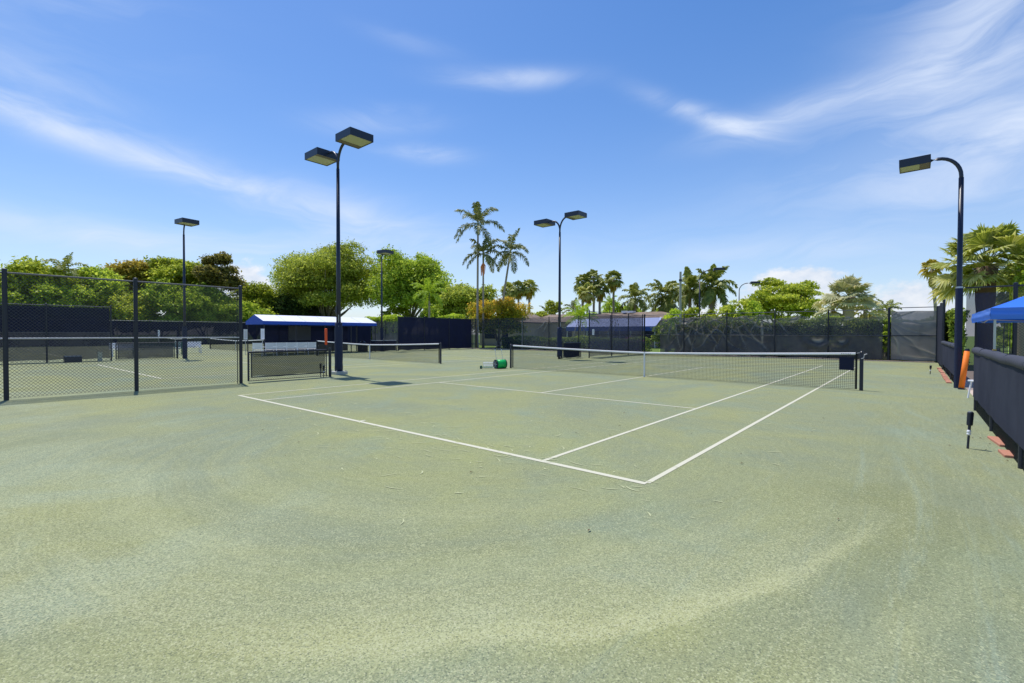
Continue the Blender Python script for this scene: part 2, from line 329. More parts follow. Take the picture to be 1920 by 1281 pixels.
REDOR = mat('red orange foam', (.80, .10, .025), .6, var=.1, scale=5)
BRICK = mat('terracotta', (.38, .17, .11), .85, var=.25, scale=7, bump=.4)
KERB = mat('pale kerb stone', (.48, .37, .31), .9, var=.25, scale=2, bump=.3)
STUCCO = mat('beige stucco', (.50, .40, .33), .9, var=.1, scale=3, bump=.2)
ROOF = roof_mat()
GLASSD = mat('dark window', (.02, .025, .035), .15, var=.2, spec=.6)
BARK = mat('grey bark', (.20, .17, .13), .95, var=.35, scale=3, bump=.6)
PALMBARK = mat('palm bark', (.30, .25, .19), .9, var=.3, scale=4, bump=.5)
PALMDARK = mat('rough palm bark', (.11, .075, .05), .95, var=.45, scale=5, bump=.9)
DEADL = mat('dry frond', (.42, .26, .12), .85, var=.35, scale=4)
FRUIT = mat('orange fruit', (.62, .24, .10), .7, var=.3, scale=8)
L_BRIGHT = leaf_mat('bright leaves', (.13, .17, .012), (.34, .42, .030), (.60, .64, .10))
L_MID = leaf_mat('green leaves', (0.120, 0.186, 0.017), (0.324, 0.444, 0.036), (0.600, 0.696, 0.096))
L_OLIVE = leaf_mat('olive leaves', (.15, .18, .020), (.35, .42, .045), (.58, .63, .13))
L_DARK = leaf_mat('dark leaves', (.025, .055, .012), (.07, .12, .022), (.18, .24, .05))
L_BROWN = leaf_mat('rusty leaves', (.15, .14, .015), (.38, .32, .035), (.60, .48, .09))
L_BLKGR = leaf_mat('blackish pine', (0.068, 0.074, 0.020), (0.176, 0.169, 0.034), (0.405, 0.351, 0.068))
L_ORANGE = leaf_mat('orange blossom leaves', (.13, .20, .02), (.46, .42, .03), (.80, .50, .07))
L_LIME = leaf_mat('lime leaves', (0.186, 0.295, 0.023), (0.419, 0.558, 0.039), (0.713, 0.775, 0.093), .4)
L_HEDGE = leaf_mat('hedge leaves', (.07, .12, .012), (.20, .29, .030), (.45, .52, .09))
L_PALM = leaf_mat('palm frond', (0.084, 0.120, 0.018), (0.240, 0.282, 0.042), (0.552, 0.528, 0.144), .3, .5)
L_PALMDK = leaf_mat('dark palm frond', (0.061, 0.088, 0.027), (0.162, 0.196, 0.047), (0.567, 0.513, 0.203), .2, .5)
L_FAN = leaf_mat('fan palm leaf', (.13, .17, .02), (.34, .385, .05), (.78, .72, .28), .4, .5)
L_SILVER = leaf_mat('silver fan leaf', (.18, .20, .10), (.44, .44, .22), (.78, .70, .38), .3, .4)

# ------------------------------------------------------------------ the setting
def structure(o): o['kind'] = 'structure'; return o
g = MB().box(-420, 420, -120, 520, -1.0, -.03).build('lawn', GRASS); structure(g)
g = MB().add([(-71.6, -14, 0), (3.9, -14, 0), (3.9, 31.3, 0), (-71.6, 31.3, 0)], [(0, 1, 2, 3)]).build('ground', CLAY); structure(g)
g = MB().add([(3.32, 7, .004), (8.5, 7, .004), (8.5, 24, .004), (3.32, 24, .004)], [(0, 1, 2, 3)]).build('path', mat('pinkish paving', (.50, .40, .33), .9, var=.15, scale=3, bump=.2)); structure(g)
def strip(mb, x0, x1, y0, y1, z=.004): mb.add([(x0, y0, z), (x1, y0, z), (x1, y1, z), (x0, y1, z)], [(0, 1, 2, 3)])
def court(cx):
    mb = MB(); w = .05; a = .05
    L, R, l, r = cx-5.485, cx+5.485, cx-4.115, cx+4.115
    for y in (0., 23.77): strip(mb, L, R, y-.04, y+.04) if y == 0 else strip(mb, L, R, y-.04, y+.04)
    for x in (L, l, r, R): strip(mb, x-.03, x+.03, .04, 23.73)
    for y in (5.485, 18.285): strip(mb, l+.03, r-.03, y-.03, y+.03)
    strip(mb, cx-.03, cx+.03, 5.515, 18.255)
    strip(mb, cx-.03, cx+.03, .04, .14); strip(mb, cx-.03, cx+.03, 23.63, 23.73)
    return mb
XC = (-5.485, -23.31, -44.4, -62.05)
lines = [structure(court(x).build('court_lines', LINE)) for x in XC]
# scuffs of loose clay near the baseline and a few fallen leaves
mb = MB(); rr = random.Random(5)
for i in range(170):
    if i < 125: x = rr.gauss(-2.6, 2.2); y = rr.gauss(-.1, .75)
    else: x = rr.uniform(-9, 2); y = rr.uniform(.3, 5)
    if x > .9: continue
    L = rr.uniform(.04, .22)*(1 if rr.random() < .85 else 1.7); a = rr.gauss(.15, .55); cv = rr.uniform(-1.2, 1.2); w = rr.uniform(.003, .009)
    p = []; q = []
    for k in range(7):
        s = k/6; th = a+cv*s; cxp = x+L*s*math.cos(a+cv*s*.5); cyp = y+L*s*math.sin(a+cv*s*.5); ww = w*math.sin(PI*min(.95, max(.08, s)))+.002
        p.append((cxp-math.sin(th)*ww, cyp+math.cos(th)*ww, .0055)); q.append((cxp+math.sin(th)*ww, cyp-math.cos(th)*ww, .0055))
    mb.add(p+q, [(k, k+7, k+8, k+1) for k in range(6)])
sc = mb.build('clay_scuffs', mat('pale clay dust', (.42, .44, .25), .95, var=.15, scale=20)); sc['kind'] = 'stuff'; tag(sc, 'pale curved scuff marks scattered in the clay around the near baseline', 'scuff marks')
mb = MB()
for i in range(46):
    x, y = rr.uniform(-6, 3.), rr.uniform(-2.0, 7) if i > 12 else rr.uniform(3.5, 9)
    if i <= 14: x = rr.uniform(2.5, 3.1)
    a = rr.uniform(0, 6.3); s = rr.uniform(.008, .028)
    ca, sa = math.cos(a), math.sin(a)
    mb.add([(x-ca*s, y-sa*s, .012), (x+sa*s*.4, y-ca*s*.4, .02), (x+ca*s, y+sa*s, .012), (x-sa*s*.4, y+ca*s*.4, .016)], [(0, 1, 2, 3)])
lf = mb.build('leaf_litter', mat('dry leaf bits', (.09, .05, .025), .9, var=.5, scale=30)); lf['kind'] = 'stuff'; tag(lf, 'tiny dry brown leaf bits lying on the green clay', 'leaf litter')
# kerb along the far fence
kb = MB()
x = -71.
while x < 2.9:
    l = random.uniform(1.2, 2.4); kb.box(x, min(x+l, 3.), 30.55+random.uniform(-.02, .02), 30.72, -.02, random.uniform(.05, .085)); x += l+.03
structure(kb.build('kerb', KERB))

# ------------------------------------------------------------------ fences
def chainlink(L, z0, z1, s=.085, r=.0036, u0=0.):
    mb = MB(); V = []; Fc = []; n = 0
    H = z1-z0
    for sg in (1, -1):
        k = int((L+H)/s)+1
        for i in range(k):
            c = i*s + s*.25
            # line u = c - t (sg=1) or u = c - H + t, t=height
            if sg == 1: ta = max(0, c-L); tb = min(H, c); 
            else: ta = max(0, H-c); tb = min(H, L+H-c)
            if tb-ta < .02: continue
            ua, ub = (c-ta, c-tb) if sg == 1 else (c-H+ta, c-H+tb)
            for (u, t) in ((ua, ta), (ub, tb)):
                for w in range(3):
                    an = 2*PI*w/3+.5
                    V.append((u0+u+r*math.cos(an)*.7, sg*r*.6+r*math.sin(an), z0+t+r*math.cos(an)*.7*sg))
            b = n; n += 6
            Fc += [(b, b+1, b+4, b+3), (b+1, b+2, b+5, b+4), (b+2, b, b+3, b+5)]
    return mb.add(V, Fc)
def cloth(L0, L1, z0, z1, seed, amp=.05, res=.1, sag=.0, folds=(), y=.045, droop=0., tie=1.2, hole=None):
    """windscreen panel as a grid that hangs a little out of plane; folds are (u, z, radius, depth) swags"""
    nu = max(2, int((L1-L0)/res)); nz = max(2, int((z1-z0)/res)); V = []; FO = []
    for j in range(nz+1):
        for i in range(nu+1):
            u = L0+(L1-L0)*i/nu; s = j/nz; z = z0+(z1-z0)*s
            d = amp*(noise.noise(Vector((u*.55+seed, z*.7, seed)))*1.2 + .6*noise.noise(Vector((u*1.7+z*1.1, z*.5-u*.3, seed+3))))
            d += amp*.25*noise.noise(Vector((u*5, z*1.2, seed+9)))
            fo_ = 0.
            for (fu, fz, R, dp, kind) in folds:
                dx, dz = u-fu, z-fz; rr_ = math.hypot(dx, dz)
                if kind == 'swag':   # u-shaped drop between two ties
                    if dz < .1:
                        q_ = math.sin(min(4*PI, rr_/R*5.5+.8*noise.noise(Vector((u, z, 3)))))*math.exp(-(rr_/R)**2)*min(1, (.1-dz)*3)
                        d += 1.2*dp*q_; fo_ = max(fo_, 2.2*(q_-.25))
                else:                # creases running out from a tie point
                    th = math.atan2(dz, dx)+.09*noise.noise(Vector((u*1.3, z*1.3, seed)))
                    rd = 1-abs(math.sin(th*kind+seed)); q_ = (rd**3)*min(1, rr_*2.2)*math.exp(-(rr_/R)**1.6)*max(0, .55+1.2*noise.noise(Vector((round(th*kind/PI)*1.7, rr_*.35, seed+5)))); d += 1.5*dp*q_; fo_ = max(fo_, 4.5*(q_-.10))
            zz = z - s*s*(sag*(abs(math.sin(PI*u/tie))) + droop*abs(noise.noise(Vector((u*.4, seed, 1)))))
            zz += (1-s)**2*.06*noise.noise(Vector((u*1.3, seed, 5)))
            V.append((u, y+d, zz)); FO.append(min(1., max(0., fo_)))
    Fc = [(j*(nu+1)+i, j*(nu+1)+i+1, (j+1)*(nu+1)+i+1, (j+1)*(nu+1)+i) for j in range(nz) for i in range(nu)]
    m_ = MB().add(V, Fc)
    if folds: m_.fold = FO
    return m_
def fence(label, p0, p1, H, posts, rails=(), link=None, pr=.038, group=None, name='fence', rail_mat=None, cat='fence', postH=None):
    dx, dy = p1[0]-p0[0], p1[1]-p0[1]; L = math.hypot(dx, dy)
    t = thing(name, label, cat, (p0[0], p0[1], 0), math.atan2(dy, dx), group)
    for u in posts:
        ph = postH or H
        o = MB().tube([(u, 0, 0), (u, 0, ph+.03)], pr, 10).build('post', BLKMETAL, t)
        MB().tube([(u, 0, ph+.032), (u, 0, ph+.055), (u, 0, ph+.075)], [pr+.006, pr+.004, .012], 10).build('post_cap', BLKMETAL, o)
    for z in rails:
        MB().tube([(min(posts), 0, z), (max(posts), 0, z)], .021, 8).build('rail', rail_mat or BLKMETAL, t)
    if link:
        chainlink(max(posts)-min(posts), link[0], link[1], *(link[2:] or ()), u0=min(posts)).build('wire_mesh', WIRE, t)
    return t
XD = -14.1
# near-left divider (tall chain link)
f1 = fence('tall black chain link fence along the left side of the near court', (XD, -8.9), (XD, 1.2), 3.02, (0, 2.5, 5.0, 7.45, 10.1), (2.99,), (.04, 2.98, .078, .0042), pr=.048, rail_mat=RAILTOP)
MB().tube([(0, 0, 1.45), (10.1, 0, 1.45)], .018, 8).build('middle_rail', mat('pale rail', (.45, .45, .47), .4, metal=.3), f1)
MB().tube([(10.0, .0, .0), (10.0, 0, 1.5), (10.0, 0, 2.9)], .012, 6).build('tension_bar', BLKMETAL, f1)
# low gate panel beside the tall fence
def low_panel(label, p0, p1, screen_m, gap=.17):
    dx, dy = p1[0]-p0[0], p1[1]-p0[1]; L = math.hypot(dx, dy)
    t = thing('low_fence', label, 'low fence', (p0[0], p0[1], 0), math.atan2(dy, dx))
    MB().tube([(L, 0, 0), (L, 0, 1.06)], .05, 10).build('post', BLKMETAL, t)
    MB().tube([(L-.14, 0, .04), (L-.14, 0, .97)], .02, 8).build('end_bar', BLKMETAL, t)
    MB().tube([(.12, 0, .05), (.12, 0, .95), (.14, 0, .97), (L-.14, 0, .98)], .03, 8).build('top_rail', BLKMETAL, t)
    MB().tube([(.12, 0, .05), (L-.08, 0, .05)], .012, 6).build('bottom_wire', BLKMETAL, t)
    chainlink(L-.26, .06, .96, .078, .0042, u0=.12).build('wire_mesh', WIRE, t)
    cloth(.2, L-.2, gap, .94, 3.3, .008, .12, y=-.02).build('windscreen', screen_m, t, True)
    fr = MB()
    fr.tube([(.2, -.03, gap), (L-.2, -.03, gap)], .018, 6); fr.tube([(.2, -.03, gap), (.2, -.03, .94)], .018, 6)
    fr.build('screen_hem', BLKMETAL, t)
    return t
low_panel('low black chain link panel with grey screen beside the big double lamp', (XD, 1.3), (XD, 4.2), SCR_GATE)
# second divider, x = -33
XE = -33.0
f2 = fence('tall navy screened fence behind the near chain link fence', (XE, -8.), (XE, 1.25), 3.08, (0, 3.2, 6.6, 9.25), (3.05, 1.6), None, rail_mat=RAILTOP)
cloth(.02, 9.2, 1.62, 2.98, 1.2, .04, .2).build('windscreen', SCR_NAVY, f2, True)
cloth(.02, 9.2, .14, 1.56, 2.2, .05, .2).build('windscreen', SCR_DULL, f2, True)['label'] = 'faded lower windscreen strip'
chainlink(9.25, .02, 3.0, .12, .004).build('wire_mesh', WIRE, f2)
low_panel('low navy screened panel in front of green bench', (XE, 1.35), (XE, 4.45), SCR_DULL, .1)
f3 = fence('tall dark navy screened fence in the middle right of the blue awning', (XE, 21.1), (XE, 30.4), 3.1, (0, 3.0, 6.1, 9.3), (3.05,), None)
cloth(.03, 9.27, .08, 3.03, 4.2, .05, .2).build('windscreen', SCR_NAVY, f3, True)
f4 = fence('low black fence with pale top rail beyond the middle court', (XE, 18.3), (XE, 21.0), 1.0, (0, 1.3, 2.65), (.96,), (.03, .95, .12, .004), rail_mat=GREYM)
cloth(.03, 2.6, .05, .93, 6.2, .02, .2).build('windscreen', SCR_NAVY, f4, True)
# outer left fence x=-71.4 and far fence of the outer courts
f5 = fence('long navy screened fence under the left hedge', (-71.4, -14), (-71.4, 30.8), 3.1, tuple(3.2*i for i in range(15)), (3.08,), None, rail_mat=GREYM)
cloth(.02, 44.78, .02, 3.0, 7.2, .05, .4).build('windscreen', SCR_NAVY, f5, True)
f6 = fence('navy screened fence behind the blue awning', (-71.3, 30.9), (XE-.05, 30.9), 3.1, tuple(3.19*i for i in range(13)), (3.08,), None)
cloth(.02, 19.2, .02, 3.0, 8.2, .06, .3).build('windscreen', SCR_NAVY, f6, True)
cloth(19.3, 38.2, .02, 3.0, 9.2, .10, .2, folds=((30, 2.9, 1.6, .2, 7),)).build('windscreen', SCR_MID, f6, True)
# far fence of the middle court (see-through screen)
f7 = fence('sagging see-through navy screen fence in front of the clubhouse', (XE+.05, 30.9), (XD-.1, 30.9), 3.08, (0, 3.2, 6.3, 9.4, 12.6, 15.7, 18.7), (3.05, ), None)
cloth(.04, 6.2, .1, 3.0, 10.2, .03, .12).build('windscreen', SCR_SEE, f7, True)['label'] = 'flat see-through windscreen'
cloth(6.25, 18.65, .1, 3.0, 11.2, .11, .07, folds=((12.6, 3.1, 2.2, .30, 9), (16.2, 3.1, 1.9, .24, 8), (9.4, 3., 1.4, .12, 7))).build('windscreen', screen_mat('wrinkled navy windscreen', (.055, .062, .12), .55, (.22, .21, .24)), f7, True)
MB().tube([(.3, .03, 0), (.3, .03, 3.)], .03, 8).build('brace', GREYM, f7); MB().tube([(6.25, -.03, 0), (6.25, -.03, 2.9)], .022, 8).build('brace', GREYM, f7)
# divider beyond the net, x=-14.1 far
low_panel('low navy panel beside the far double lamp post behind the net', (-14.6, 22.2), (-14.9, 20.3), SCR_NAVY, .06)
f8 = fence('see-through fence running back from the net with white notice', (-14.05, 22.2), (-14.3, 30.7), 3.06, (0, 3.2, 5.9, 8.5), (3.03, 1.5), None)
cloth(.02, 8.48, .1, 2.95, 12.2, .02, .12, sag=.03).build('windscreen', screen_mat('pale see-through windscreen', (.065, .070, .11), .42), f8, True)
nt_ = MB().box(.35, .62, -.03, -.02, 1.5, 1.88).build('notice', WHITEP, f8)
ln = MB()
for k in range(6): ln.box(.39, .56-.03*(k % 2), -.034, -.031, 1.82-k*.05, 1.835-k*.05)
ln.build('printed_lines', mat('faded print', (.4, .4, .45), .8), nt_)
# far fence of the near court
f9 = fence('long far fence with wrinkled black screen hanging before the hedge', (-14.2, 30.9), (.98, 30.9), 3.06, (0, 3.1, 6.15, 9.2, 12.2, 15.16), (3.04, 1.5), None, rail_mat=RAILTOP)
cloth(.05, 1.2, .1, 2.95, 13.2, .02, .1).build('windscreen', screen_mat('near clear windscreen', (.05, .055, .10), .42), f9, True)['label'] = 'nearly clear windscreen strip'
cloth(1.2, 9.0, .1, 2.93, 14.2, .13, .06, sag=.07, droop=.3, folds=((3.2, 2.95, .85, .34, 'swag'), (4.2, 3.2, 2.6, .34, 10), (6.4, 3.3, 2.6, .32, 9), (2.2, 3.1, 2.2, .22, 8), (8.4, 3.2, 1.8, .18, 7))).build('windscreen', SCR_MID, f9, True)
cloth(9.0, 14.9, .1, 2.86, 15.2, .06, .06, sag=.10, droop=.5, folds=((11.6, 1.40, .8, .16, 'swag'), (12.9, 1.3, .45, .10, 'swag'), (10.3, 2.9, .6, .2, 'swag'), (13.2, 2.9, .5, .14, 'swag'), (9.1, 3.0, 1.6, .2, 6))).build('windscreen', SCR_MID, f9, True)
chainlink(.35, .05, 3.0, .12, .005, u0=14.85).build('wire_mesh', WIRE, f9)
f10 = fence('charcoal screened fence panel in the far right corner', (1.0, 30.9), (3.1, 30.9), 3.1, (0, 2.1), (3.12, 1.5), None, pr=.05)
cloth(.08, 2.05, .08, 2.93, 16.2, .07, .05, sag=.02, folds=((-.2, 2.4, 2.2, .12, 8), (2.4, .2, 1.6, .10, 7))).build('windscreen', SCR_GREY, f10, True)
# right side: tall piece, low wall, opening, near low wall
XR = 3.15
f11 = fence('short tall piece of slate screened fence at the far right corner', (XR, 24.4), (XR, 30.85), 3.1, (0, 3.2, 6.45), (3.08, 1.3), None, pr=.05)
c_ = cloth(.04, 6.4, .12, 3.05, 17.2, .03, .15, y=.05); c_.build('windscreen', SCR_LIT, f11, True)
chainlink(6.4, .0, .2, .07, .004, u0=.02).build('wire_mesh', WIRE, f11)
def lowwall(label, y0, y1, posts, H=1.22, seed=1., r=.075):
    t = fence(label, (XR, y0), (XR, y1), H, posts, (), None, name='low_fence', cat='low fence', postH=H-.05)
    L = y1-y0
    chainlink(L-.04, .0, .44, .062, .0052, u0=.02).build('wire_mesh', WIRE, t)
    mbx = cloth(.02, L-.02, .29, H-.02, seed, .022, .07, y=.05); mbx.build('windscreen', SCR_LIT, t, True)
    pts = []; rad = []
    n = int(L/.12)
    for i in range(n+1):
        u = L*i/n; pts.append((u, .01+.012*noise.noise(Vector((u*1.1, seed, 0))), H+.02+.012*noise.noise(Vector((u*.8, seed, 7)))))
        rad.append(r*(1+.10*noise.noise(Vector((u*2.2, seed, 3)))))
    MB().tube(pts, rad, 14).build('padded_top_roll', ROLLCLOTH, t, True)
    u = .75
    while u < L:
        MB().tube([(u-.008, 0, H+.02), (u+.008, 0, H+.02)], r*1.13, 14).build('strap', BLKMETAL, t); u += 1.55
    return t
lowwall('near low fence with slate cloth and thick charcoal roll on top', .6, 9.12, (0, 2.85, 5.7, 8.47), 1.23, 21.)
lowwall('far low fence with slate cloth beside the single lamp pole', 14.8, 24.3, (.3, 3.2, 6.4, 9.45), 1.2, 33., .08)
# fence at right angles by the lamp pole
f12 = fence('tall chain link fence with loose grey screen behind the blue tent', (3.3, 14.6), (8.6, 14.6), 2.98, (1.0, 2.1, 5.2), (2.96,), (.04, 2.95, .075, .0042), pr=.05)
cloth(.0, .88, .25, 2.80, 19.2, .03, .08, y=.05).build('windscreen', screen_mat('loose grey windscreen', (.045, .052, .085), .70), f12, True)
for u in (.78, .9): MB().tube([(u, -.05, 0), (u, -.05, 2.0)], .012, 6).build('gate_bar', BLKMETAL, f12)
MB().tube([(-.02, 0, 2.96), (1.0, 0, 2.96)], .02, 8).build('rail', BLKMETAL, f12)

# ------------------------------------------------------------------ nets
def make_net(label, x, ps=.044, r=.0021):
    t = thing('tennis_net', label, 'tennis net', (x, 11.885, 0), 0, 'tennis nets strung across the courts')
    W = 6.36
    zt = lambda u: .914+.156*(abs(u)/6.4)**1.35
    V = []; Fc = []; n = 0
    k = int(2*W/ps)
    def seg(p, q, rr_=r):
        nonlocal n
        d = (Vector(q)-Vector(p)).normalized(); a = Vector((0, 1, 0)); b = d.cross(a)
        for P in (p, q):
            for w in range(3): 
                an = 2*PI*w/3; V.append(tuple(Vector(P)+a*rr_*math.cos(an)+b*rr_*math.sin(an)))
        Fc.extend([(n, n+1, n+4, n+3), (n+1, n+2, n+5, n+4), (n+2, n, n+3, n+5)]); n += 6
    for i in range(k+1):
        u = -W+i*ps; seg((u, 0, .03), (u, 0, zt(u)-.02))
    rows = 21; us = np.linspace(-W, W, 17)
    for j in range(rows):
        s = j/(rows-1)
        for a, b in zip(us[:-1], us[1:]):
            seg((a, 0, .03+(zt(a)-.07)*s), (b, 0, .03+(zt(b)-.07)*s), r if j else .006)
    # doubled band of mesh under the tape
    for j in range(4):
        for a, b in zip(us[:-1], us[1:]): seg((a, .004, zt(a)-.075-.022*j), (b, .004, zt(b)-.075-.022*j))
    MB().add(V, Fc).build('mesh', TWINE, t)
    us = np.linspace(-W, W, 41); prof = [(-.012, 0), (-.016, .03), (-.012, .058), (0, .066), (.012, .058), (.016, .03), (.012, 0)]
    P = []; 
    for u in us:
        for (yy, zz) in prof: P.append((u, yy, zt(u)-.066+zz))
    m_ = len(prof); Fc2 = [(i*m_+j, i*m_+(j+1) % m_, (i+1)*m_+(j+1) % m_, (i+1)*m_+j) for i in range(len(us)-1) for j in range(m_)]
    MB().add(P, Fc2).build('tape', TAPE, t, True)
    MB().box(-.026, .026, -.019, .019, .0, .917).build('centre_strap', TAPE, t)
    for sx in (-1, 1):
        po = MB().tube([(sx*6.5, 0, 0), (sx*6.5, 0, 1.07)], .046, 12).build('net_post', NAVY, t)
        MB().tube([(sx*6.5, 0, 1.072), (sx*6.5, 0, 1.085), (sx*6.5, 0, 1.11)], [.045, .045, .02], 12).build('post_cap', BLKMETAL, po)
        MB().tube([(sx*6.38, 0, .03), (sx*6.38, 0, 1.05)], .026, 8).build('end_rod', TWINE, t)
        MB().tube([(sx*6.36, 0, 1.04), (sx*6.5, 0, 1.075)], .008, 6).build('net_cable', GREYM, t)
    return t
net = make_net('nearest tennis net with white tape, navy posts and a black flap at its right end', XC[0], .046, .0036)
NETS = [dup(net, (XC[1], 11.885, 0), 0, 'tennis net of the middle court behind the big double lamp pole'),
        dup(net, (XC[2], 11.885, 0), 0, 'far tennis net left of the blue awning seen past the fence'),
        dup(net, (XC[3], 11.885, 0), 0, 'farthest tennis net beyond the low panel on the left')]
# extras of the near net: padded anchor post and black cloth flap
mbx = cloth(5.98, 6.33, .56, .93, 2.1, .012, .05, y=-.03); mbx.build('wind_flap', mat('black flap cloth', (.008, .012, .035), .7, bump=.4, scale=5), net, True)
MB().tube([(6.50, -.04, .90), (6.55, -.06, .92), (6.57, -.06, 1.02), (6.63, -.06, 1.04)], .012, 6).build('crank_handle', GREYM, net)
mk = MB(); 
for k in range(5): mk.box(6.02+k*.05, 6.055+k*.05, -.0185, -.0175, .0, .02)
o = mk.build('tape_print', mat('dark print', (.05, .05, .08), .7), net); o.location = (0, .0, 1.065-.05)

# ------------------------------------------------------------------ court lamps
def head(parent, cx, cy, z, lx, ly, hh, rz=0, slope=0.):
    M = Matrix.Translation((cx, cy, z)) @ Matrix.Rotation(rz, 4, 'Z') @ Matrix.Rotation(slope, 4, 'Y')
    b = MB(); w = .02
    b.box(-lx/2, lx/2, -ly/2, ly/2, hh-.02, hh, M)
    b.box(-lx/2, lx/2, -ly/2, -ly/2+w, 0, hh-.02, M); b.box(-lx/2, lx/2, ly/2-w, ly/2, 0, hh-.02, M)
    b.box(-lx/2, -lx/2+w, -ly/2+w, ly/2-w, 0, hh-.02, M); b.box(lx/2-w, lx/2, -ly/2+w, ly/2-w, 0, hh-.02, M)
    o = b.build('lamp_head', NAVY, parent)
    sgn = -1 if slope_side(cx) else 1
    MB().box(-lx/2+w, lx/2-w, -ly/2+w, ly/2-w, .02, .035, M).build('lens', LENS, o)
    x0, x1 = (-lx/2+w, -lx/2+.26) if cx > 0 else (lx/2-.26, lx/2-w)
    MB().box(x0, x1, -ly/2+w, ly/2-w, .012, .018, M).build('ballast_cover', LENSD, o)
    return o
def slope_side(c): return c < 0
def arm(parent, sx, z0, z1, reach, r=.05):
    pts = [(0, 0, z0)]
    for k in range(9):
        a = PI/2*k/8; pts.append((sx*(1-math.cos(a))*reach*.78, 0, z0+.15+(z1-z0-.15)*math.sin(a)))
    pts.append((sx*reach, 0, z1-.01))
    return MB().tube(pts, r, 12).build('arm', NAVY, parent, True)
def pole(t, H, r0, r1): return MB().tube([(0, 0, 0), (0, 0, H*.5), (0, 0, H)], [r0, (r0+r1)/2, r1], 14).build('pole', NAVY, t, True)
def sleeve(t, H, r):
    pts = []; rad = []
    for k in range(13): pts.append((0, 0, .13+(H-.13)*k/12)); rad.append(r*(1+.04*math.sin(k*2.1)+(.0 if k < 11 else -.06)))
    o = MB().tube(pts, rad, 14).build('pole_padding', PADDING, t, True)
    q = MB()
    for k in range(6): q.box(-r-.012, -r+.004, -.015, .02, .35+k*.28, .42+k*.28)
    q.build('padding_strap', BLKMETAL, o)
def footing(t, s=.24): bevel(MB().box(-s, s, -s, s, -.02, .12).build('footing', CONC, t), .015)
p = spot(635, 18.42)
t = thing('court_lamp', 'tall double headed floodlight with padded navy pole, nearest on the left', 'floodlight', (p[0], p[1], 0), 0, 'tennis court floodlights')
pole(t, 7.9, .095, .06); sleeve(t, 2.0, .15); footing(t)
for sx in (1, -1): arm(t, sx, 7.85, 8.78 if sx > 0 else 8.66, .70)
head(t, 1.16, 0, 8.63, 1.0, .95, .27); head(t, -1.18, 0, 8.5, 1.0, .95, .27)
MB().box(-.05, .05, -.105, -.085, 2.35, 2.62).build('hand_hole_cover', BLKMETAL, t)
MB().tube([(.10, -.05, .1), (.11, -.06, 2.3)], .012, 6).build('conduit', GREYM, t)
for sx in (-1, 1):
    for sy in (-1, 1): MB().tube([(sx*.19, sy*.19, .12), (sx*.19, sy*.19, .165)], .018, 6).build('anchor_bolt', GREYM, t)
p = spot(1049, 29.8)
t2 = dup(t, (p[0], p[1], 0), 0, 'double headed floodlight behind the net, beside the low navy panel')
for ch in list(t2.children):
    if ch.name.startswith('footing'): bpy.data.objects.remove(ch)
p = spot(346.5, 29.75)
t3 = thing('court_lamp', 'single headed floodlight on slim pole seen above the left chain link fence', 'floodlight', (p[0], p[1], 0), .15, 'tennis court floodlights')
pole(t3, 7.7, .085, .055); arm(t3, 1, 7.6, 8.35, .25, .042); head(t3, .42, 0, 8.28, 1.0, .95, .27); MB().tube([(0, 0, 0), (0, 0, 2.0)], .13, 12).build('pole_padding', PADDING, t3)
p = spot(716, 42.)
dup(t3, (p[0], p[1], 0), .2, 'single headed floodlight in front of the second big round tree', 1.03)
p = spot(1797, 14.08)
t4 = thing('court_lamp', 'single floodlight on the tall dark pole at the right fence, head pointing left', 'floodlight', (p[0], p[1]+.02, 0), 0, 'tennis court floodlights')
pole(t4, 6.2, .072, .06); MB().tube([(0, 0, 2.95), (0, 0, 3.0)], .082, 14).build('collar', GREYM, t4); arm(t4, -1, 6.1, 6.86, .68, .05)
MB().tube([(0, 0, 0), (0, 0, 2.95)], .088, 14).build('pole_padding', PADDING, t4)
head(t4, -1.05, .05, 6.72, .74, .72, .24, 0, -.02)
for (px, d, lab) in ((1311, 51., 'taller of two distant floodlights standing among royal palms'), (1385, 64., 'shorter distant floodlight left of the layered green tree')):
    p = spot(px, d)
    tt = thing('court_lamp', lab, 'floodlight', (p[0], p[1], 0), .4, 'tennis court floodlights')
    pole(tt, 7.3, .085, .06); arm(tt, 1, 7.2, 8.35, 1.3, .05); head(tt, 1.9, 0, 8.25, 1.1, .95, .27)
p = spot(1275, 50)
tt = thing('utility_pole', 'pale grey bare pole between the royal palms', 'pole', (p[0], p[1], 0))
MB().tube([(0, 0, 0), (0, 0, top(1275, 50, 510))], .15, 10, r2=.11).build('shaft', mat('weathered pole', (.36, .33, .30), .8, var=.2), tt)
MB().box(-.12, .12, -.12, .12, top(1275, 50, 528), top(1275, 50, 524)).build('bracket', BLKMETAL, tt)

